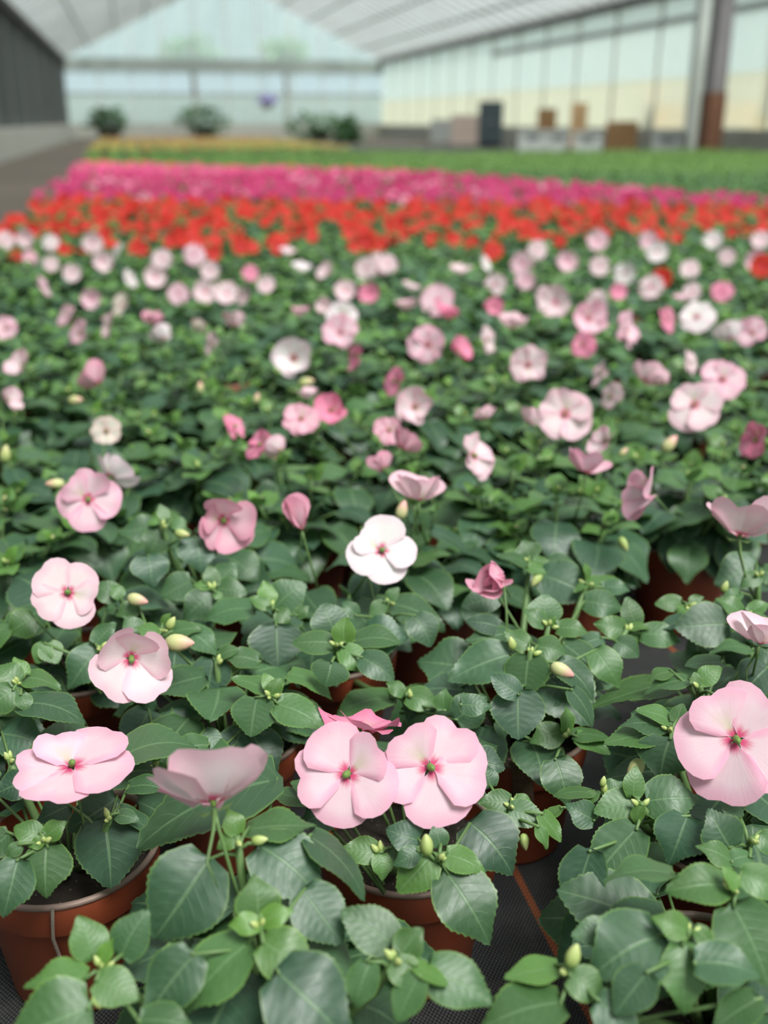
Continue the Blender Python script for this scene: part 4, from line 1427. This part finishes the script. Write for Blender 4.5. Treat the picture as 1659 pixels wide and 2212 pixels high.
# blue-violet hanging basket
P = atY(577, 212, 36)
hb = bgthing('hanging_basket', 'hanging basket of violet flowers in front of the end wall', 'hanging basket', P)
b = MB(); b.lathe([(0.0, -0.35), (0.14, -0.32), (0.24, -0.12), (0.26, -0.10), (0.25, -0.12), (0.0, -0.14)], 16); b.build('bowl', M_WHITE, hb)
b = MB()
r = random.Random(4)
for k in range(90):
    a, q = r.uniform(0, 6.28), r.random() ** .5 * 0.36
    nrm = Vector((cos(a) * .6, sin(a) * .6 - .4, .7)).normalized()
    R = nrm.to_track_quat('Z', 'Y').to_matrix()
    c = Vector((cos(a) * q, sin(a) * q, 0.10 - q * .5 + r.uniform(-.06, .06)))
    V, F, U = petal_geo(k, nu=1, nv=2)
    for az in (0, 120, 240):
        Z = Matrix.Rotation(radians(az), 3, 'Z')
        b.add([c + R @ (Z @ Vector(p)) * 0.09 for p in V], F, U)
tag(b.build('blossom', plain('violet_petal', lin(120, 110, 170), 0.6), hb), kind='stuff')
b = MB()
for a in (0, 2.1, 4.2): b.tube([(cos(a) * .25, sin(a) * .25, -.1), (0, 0, 0.75)], 0.006, 4)
b.tube([(0, 0, .75), (0, 0, ZE + (ZR - ZE) * .7 - P.z)], 0.006, 4)
b.build('hanger', M_DKSTEEL, hb)

# trees outside, seen hazily through the gable
for px, py, wpx, hpx, lb in ((410, 108, 130, 70, 'pale green tree outside the end gable, left of its middle'), (612, 108, 110, 60, 'pale green tree outside the end gable, right of its middle')):
    P = atY(px, py, 54); s = pxof(P)[2]; zc = P.z; P.z = -0.065
    o = bgthing('tree', lb, 'tree', P)
    r = random.Random(px); b = MB()
    w, h = wpx / s, hpx / s
    for k in range(420):
        d = Vector((r.gauss(0, 1), r.gauss(0, 1), r.gauss(0, 1))).normalized() * (r.random() ** 0.4)
        V, F, U = r.choice(FARLEAF)
        M = frame(Vector((r.uniform(-1, 1), r.uniform(-1, 1), r.uniform(-.7, .5))), Vector((r.uniform(-.6, .6), r.uniform(-.6, .6), 1)), r.uniform(0.25, 0.4), 1.0)
        M.translation = Vector((d.x * w / 2, d.y * w / 2, zc + d.z * h / 2))
        b.add([M @ Vector(q) for q in V], F, U, 0, 0.8)
    tag(b.build('foliage', M_LEAFJ, o), kind='stuff')
    b = MB(); b.tube([(0, 0, 0), (0.1, 0, zc * .5), (0, 0, zc)], [0.16, 0.12, 0.06], 8); b.build('trunk', M_DEAD, o)

M_TAN = plain('tan_cardboard', lin(196, 160, 120), 0.85, 0.08, 4)
M_BRN = plain('brown_cardboard', lin(140, 108, 74), 0.85, 0.1, 4)
M_PINKB = plain('pinkish_board', lin(176, 158, 150), 0.8, 0.1, 4)
M_CAB = plain('dark_cabinet_paint', lin(66, 76, 80), 0.5, 0.08, 4)
M_BLK = plain('black_plastic', lin(34, 38, 44), 0.5, 0.08, 4)
M_YEL = plain('yellow_paint', lin(170, 150, 78), 0.6, 0.08, 4)
M_RUST = plain('rusty_steel', lin(120, 82, 64), 0.85, 0.2, 6)
M_MAUVE = plain('mauve_grey_paint', lin(128, 122, 126), 0.6, 0.08, 4)


def crate(P, w, d, h, mat_, label, group=None, name='crate'):
    o = bgthing(name, label, 'crate', P, group, axes_at(P))
    b = MB(); t = 0.03
    b.box((-w / 2, -d / 2, 0), (w / 2, d / 2, t))
    b.box((-w / 2, -d / 2, t), (-w / 2 + t, d / 2, h)); b.box((w / 2 - t, -d / 2, t), (w / 2, d / 2, h))
    b.box((-w / 2 + t, -d / 2, t), (w / 2 - t, -d / 2 + t, h)); b.box((-w / 2 + t, d / 2 - t, t), (w / 2 - t, d / 2, h))
    b.build('body', mat_, o, smooth=False)
    b = MB()
    for sx in (-1, 1): b.box((sx * (w / 2) - (0.02 if sx < 0 else 0), -d / 2 - .02, h), (sx * (w / 2) + (0.02 if sx > 0 else 0), d / 2 + .02, h + .04))
    for sy in (-1, 1): b.box((-w / 2, sy * (d / 2) - (0.02 if sy < 0 else 0), h), (w / 2, sy * (d / 2) + (0.02 if sy > 0 else 0), h + .04))
    b.build('lip', mat_, o, smooth=False)
    b = MB(); b.box((-0.12, -d / 2 - .012, h * .68), (0.12, -d / 2, h * .82)); b.build('handle', M_DKSTEEL, o, smooth=False)
    return o


def carton(P, w, d, h, mat_, label, group=None):
    o = bgthing('carton', label, 'box', P, group, axes_at(P))
    b = MB(); b.box((-w / 2, -d / 2, 0), (w / 2, d / 2, h)); b.build('body', mat_, o, smooth=False)
    for sy in (-1, 1):
        b = MB(); b.box((-w / 2, min(0.006 * sy, sy * d / 2), h + .002), (w / 2, max(0.006 * sy, sy * d / 2), h + .014)); b.build('flap', mat_, o, smooth=False)
    return o


def base(px, py):
    P = at(px, py, 0); return P, pxof(P)[2]


P, s = base(1058, 318)
o = bgthing('cabinet', 'tall dark grey cabinet against the right wall', 'cabinet', P, None, axes_at(P))
w, h = 52 / s, 92 / s
b = MB(); b.box((-w / 2, -.25, .06), (w / 2, .25, h)); b.build('body', M_CAB, o, smooth=False)
for sx in (-1, 1):
    b = MB(); b.box((min(sx * .01, sx * (w / 2 - .02)), -.27, .10), (max(sx * .01, sx * (w / 2 - .02)), -.251, h - .05)); dd = b.build('door', M_CAB, o, smooth=False)
    b = MB(); b.box((sx * .06 - .01, -.30, h * .5), (sx * .06 + .01, -.271, h * .6)); b.build('handle', M_STEEL, dd, smooth=False)
b = MB(); b.box((-w / 2 + .03, -.22, 0), (w / 2 - .03, .22, .06)); b.build('plinth', M_BLK, o, smooth=False)
P, s = base(1003, 312)
carton(P, 58 / s, .4, 58 / s, M_PINKB, 'pinkish carton at left of the dark cabinet')
P, s = base(955, 308)
carton(P, 50 / s, .4, 46 / s, M_STEEL, 'grey carton two along from the dark cabinet, to its left')
for px, py, wp, hp, lb in ((1150, 328, 62, 44, 'white crate, leftmost of four on the ground by the right wall'), (1205, 331, 44, 46, 'white crate, second from left of four by the right wall'),
                           (1268, 333, 60, 46, 'white crate, third from left of four by the right wall'), (1438, 338, 62, 52, 'white crate beside the white post, rightmost of four')):
    P, s = base(px, py); crate(P, wp / s, .45, hp / s - .04, M_WHITE, lb, 'white crates by the right wall')
P, s = base(1246, 324)
carton(P, 34 / s, .35, 92 / s, M_TAN, 'tall tan carton standing behind the white crates')
P, s = base(1340, 330)
o = carton(P, 66 / s, .5, 62 / s, M_BRN, 'brown carton between the white crates')
P2 = P.copy(); 
P, s = base(1442, 328)
carton(P, 72 / s, .4, 92 / s, M_TAN, 'wide tan carton behind the white crate by the post')
P, s = base(1178, 322)
carton(P, 40 / s, .35, 80 / s, M_BRN, 'narrow brown carton behind the leftmost white crate')

# posts of the right-hand side and what stands at the right edge
P, s = base(1528, 342)
o = tag(empty('trim_1', P), kind='structure')
w = 34 / s
b = MB(); b.box((-w / 2, -w / 2, 1.02), (w / 2, w / 2, ZE + .2)); b.build('post_upper', M_MAUVE, o, smooth=False)
b = MB(); b.box((-w * .56, -w * .56, 0), (w * .56, w * .56, 1.02)); b.build('post_base', M_RUST, o, smooth=False)
P, s = base(1490, 338)
o = tag(empty('trim_2', P), kind='structure')
w = 26 / s
b = MB(); b.box((-w / 2, -w / 2, 0), (w / 2, w / 2, ZE + .2)); b.build('post', M_WHITE, o, smooth=False)
P, s = base(1582, 332)
crate(P, 62 / s, .5, 52 / s, M_BLK, 'black crate at right of the rusty post')
P, s = base(1586, 322)
carton(P, 74 / s, .4, 92 / s, M_TAN, 'pale tan carton behind the black crate')
P, s = base(1640, 342)
o = bgthing('barrow_board', 'narrow yellow board leaning at the right edge', 'board', P, None, axes_at(P))
b = MB(); b.bar((0, 0, 0), (0.06, .12, 88 / s), 34 / s, .03); b.build('board', M_YEL, o, smooth=False)
P, s = base(1668, 336)
o = tag(empty('door_1', P), kind='structure'); o.rotation_euler = (0, 0, axes_at(P))
w = 62 / s
b = MB(); b.box((-w / 2, -.03, 0), (w / 2, .03, 2.25)); b.build('door_leaf', M_BLK, o, smooth=False)
b = MB(); b.box((-w / 2 - .06, -.05, 0), (-w / 2, .05, 2.32)); b.box((w / 2, -.05, 0), (w / 2 + .06, .05, 2.32)); b.box((-w / 2 - .06, -.05, 2.25), (w / 2 + .06, .05, 2.36)); b.build('door_frame', M_DKSTEEL, o, smooth=False)
b = MB(); b.box((-w / 2 + .08, -.07, 1.0), (-w / 2 + .12, -.03, 1.14)); b.build('door_handle', M_STEEL, o, smooth=False)
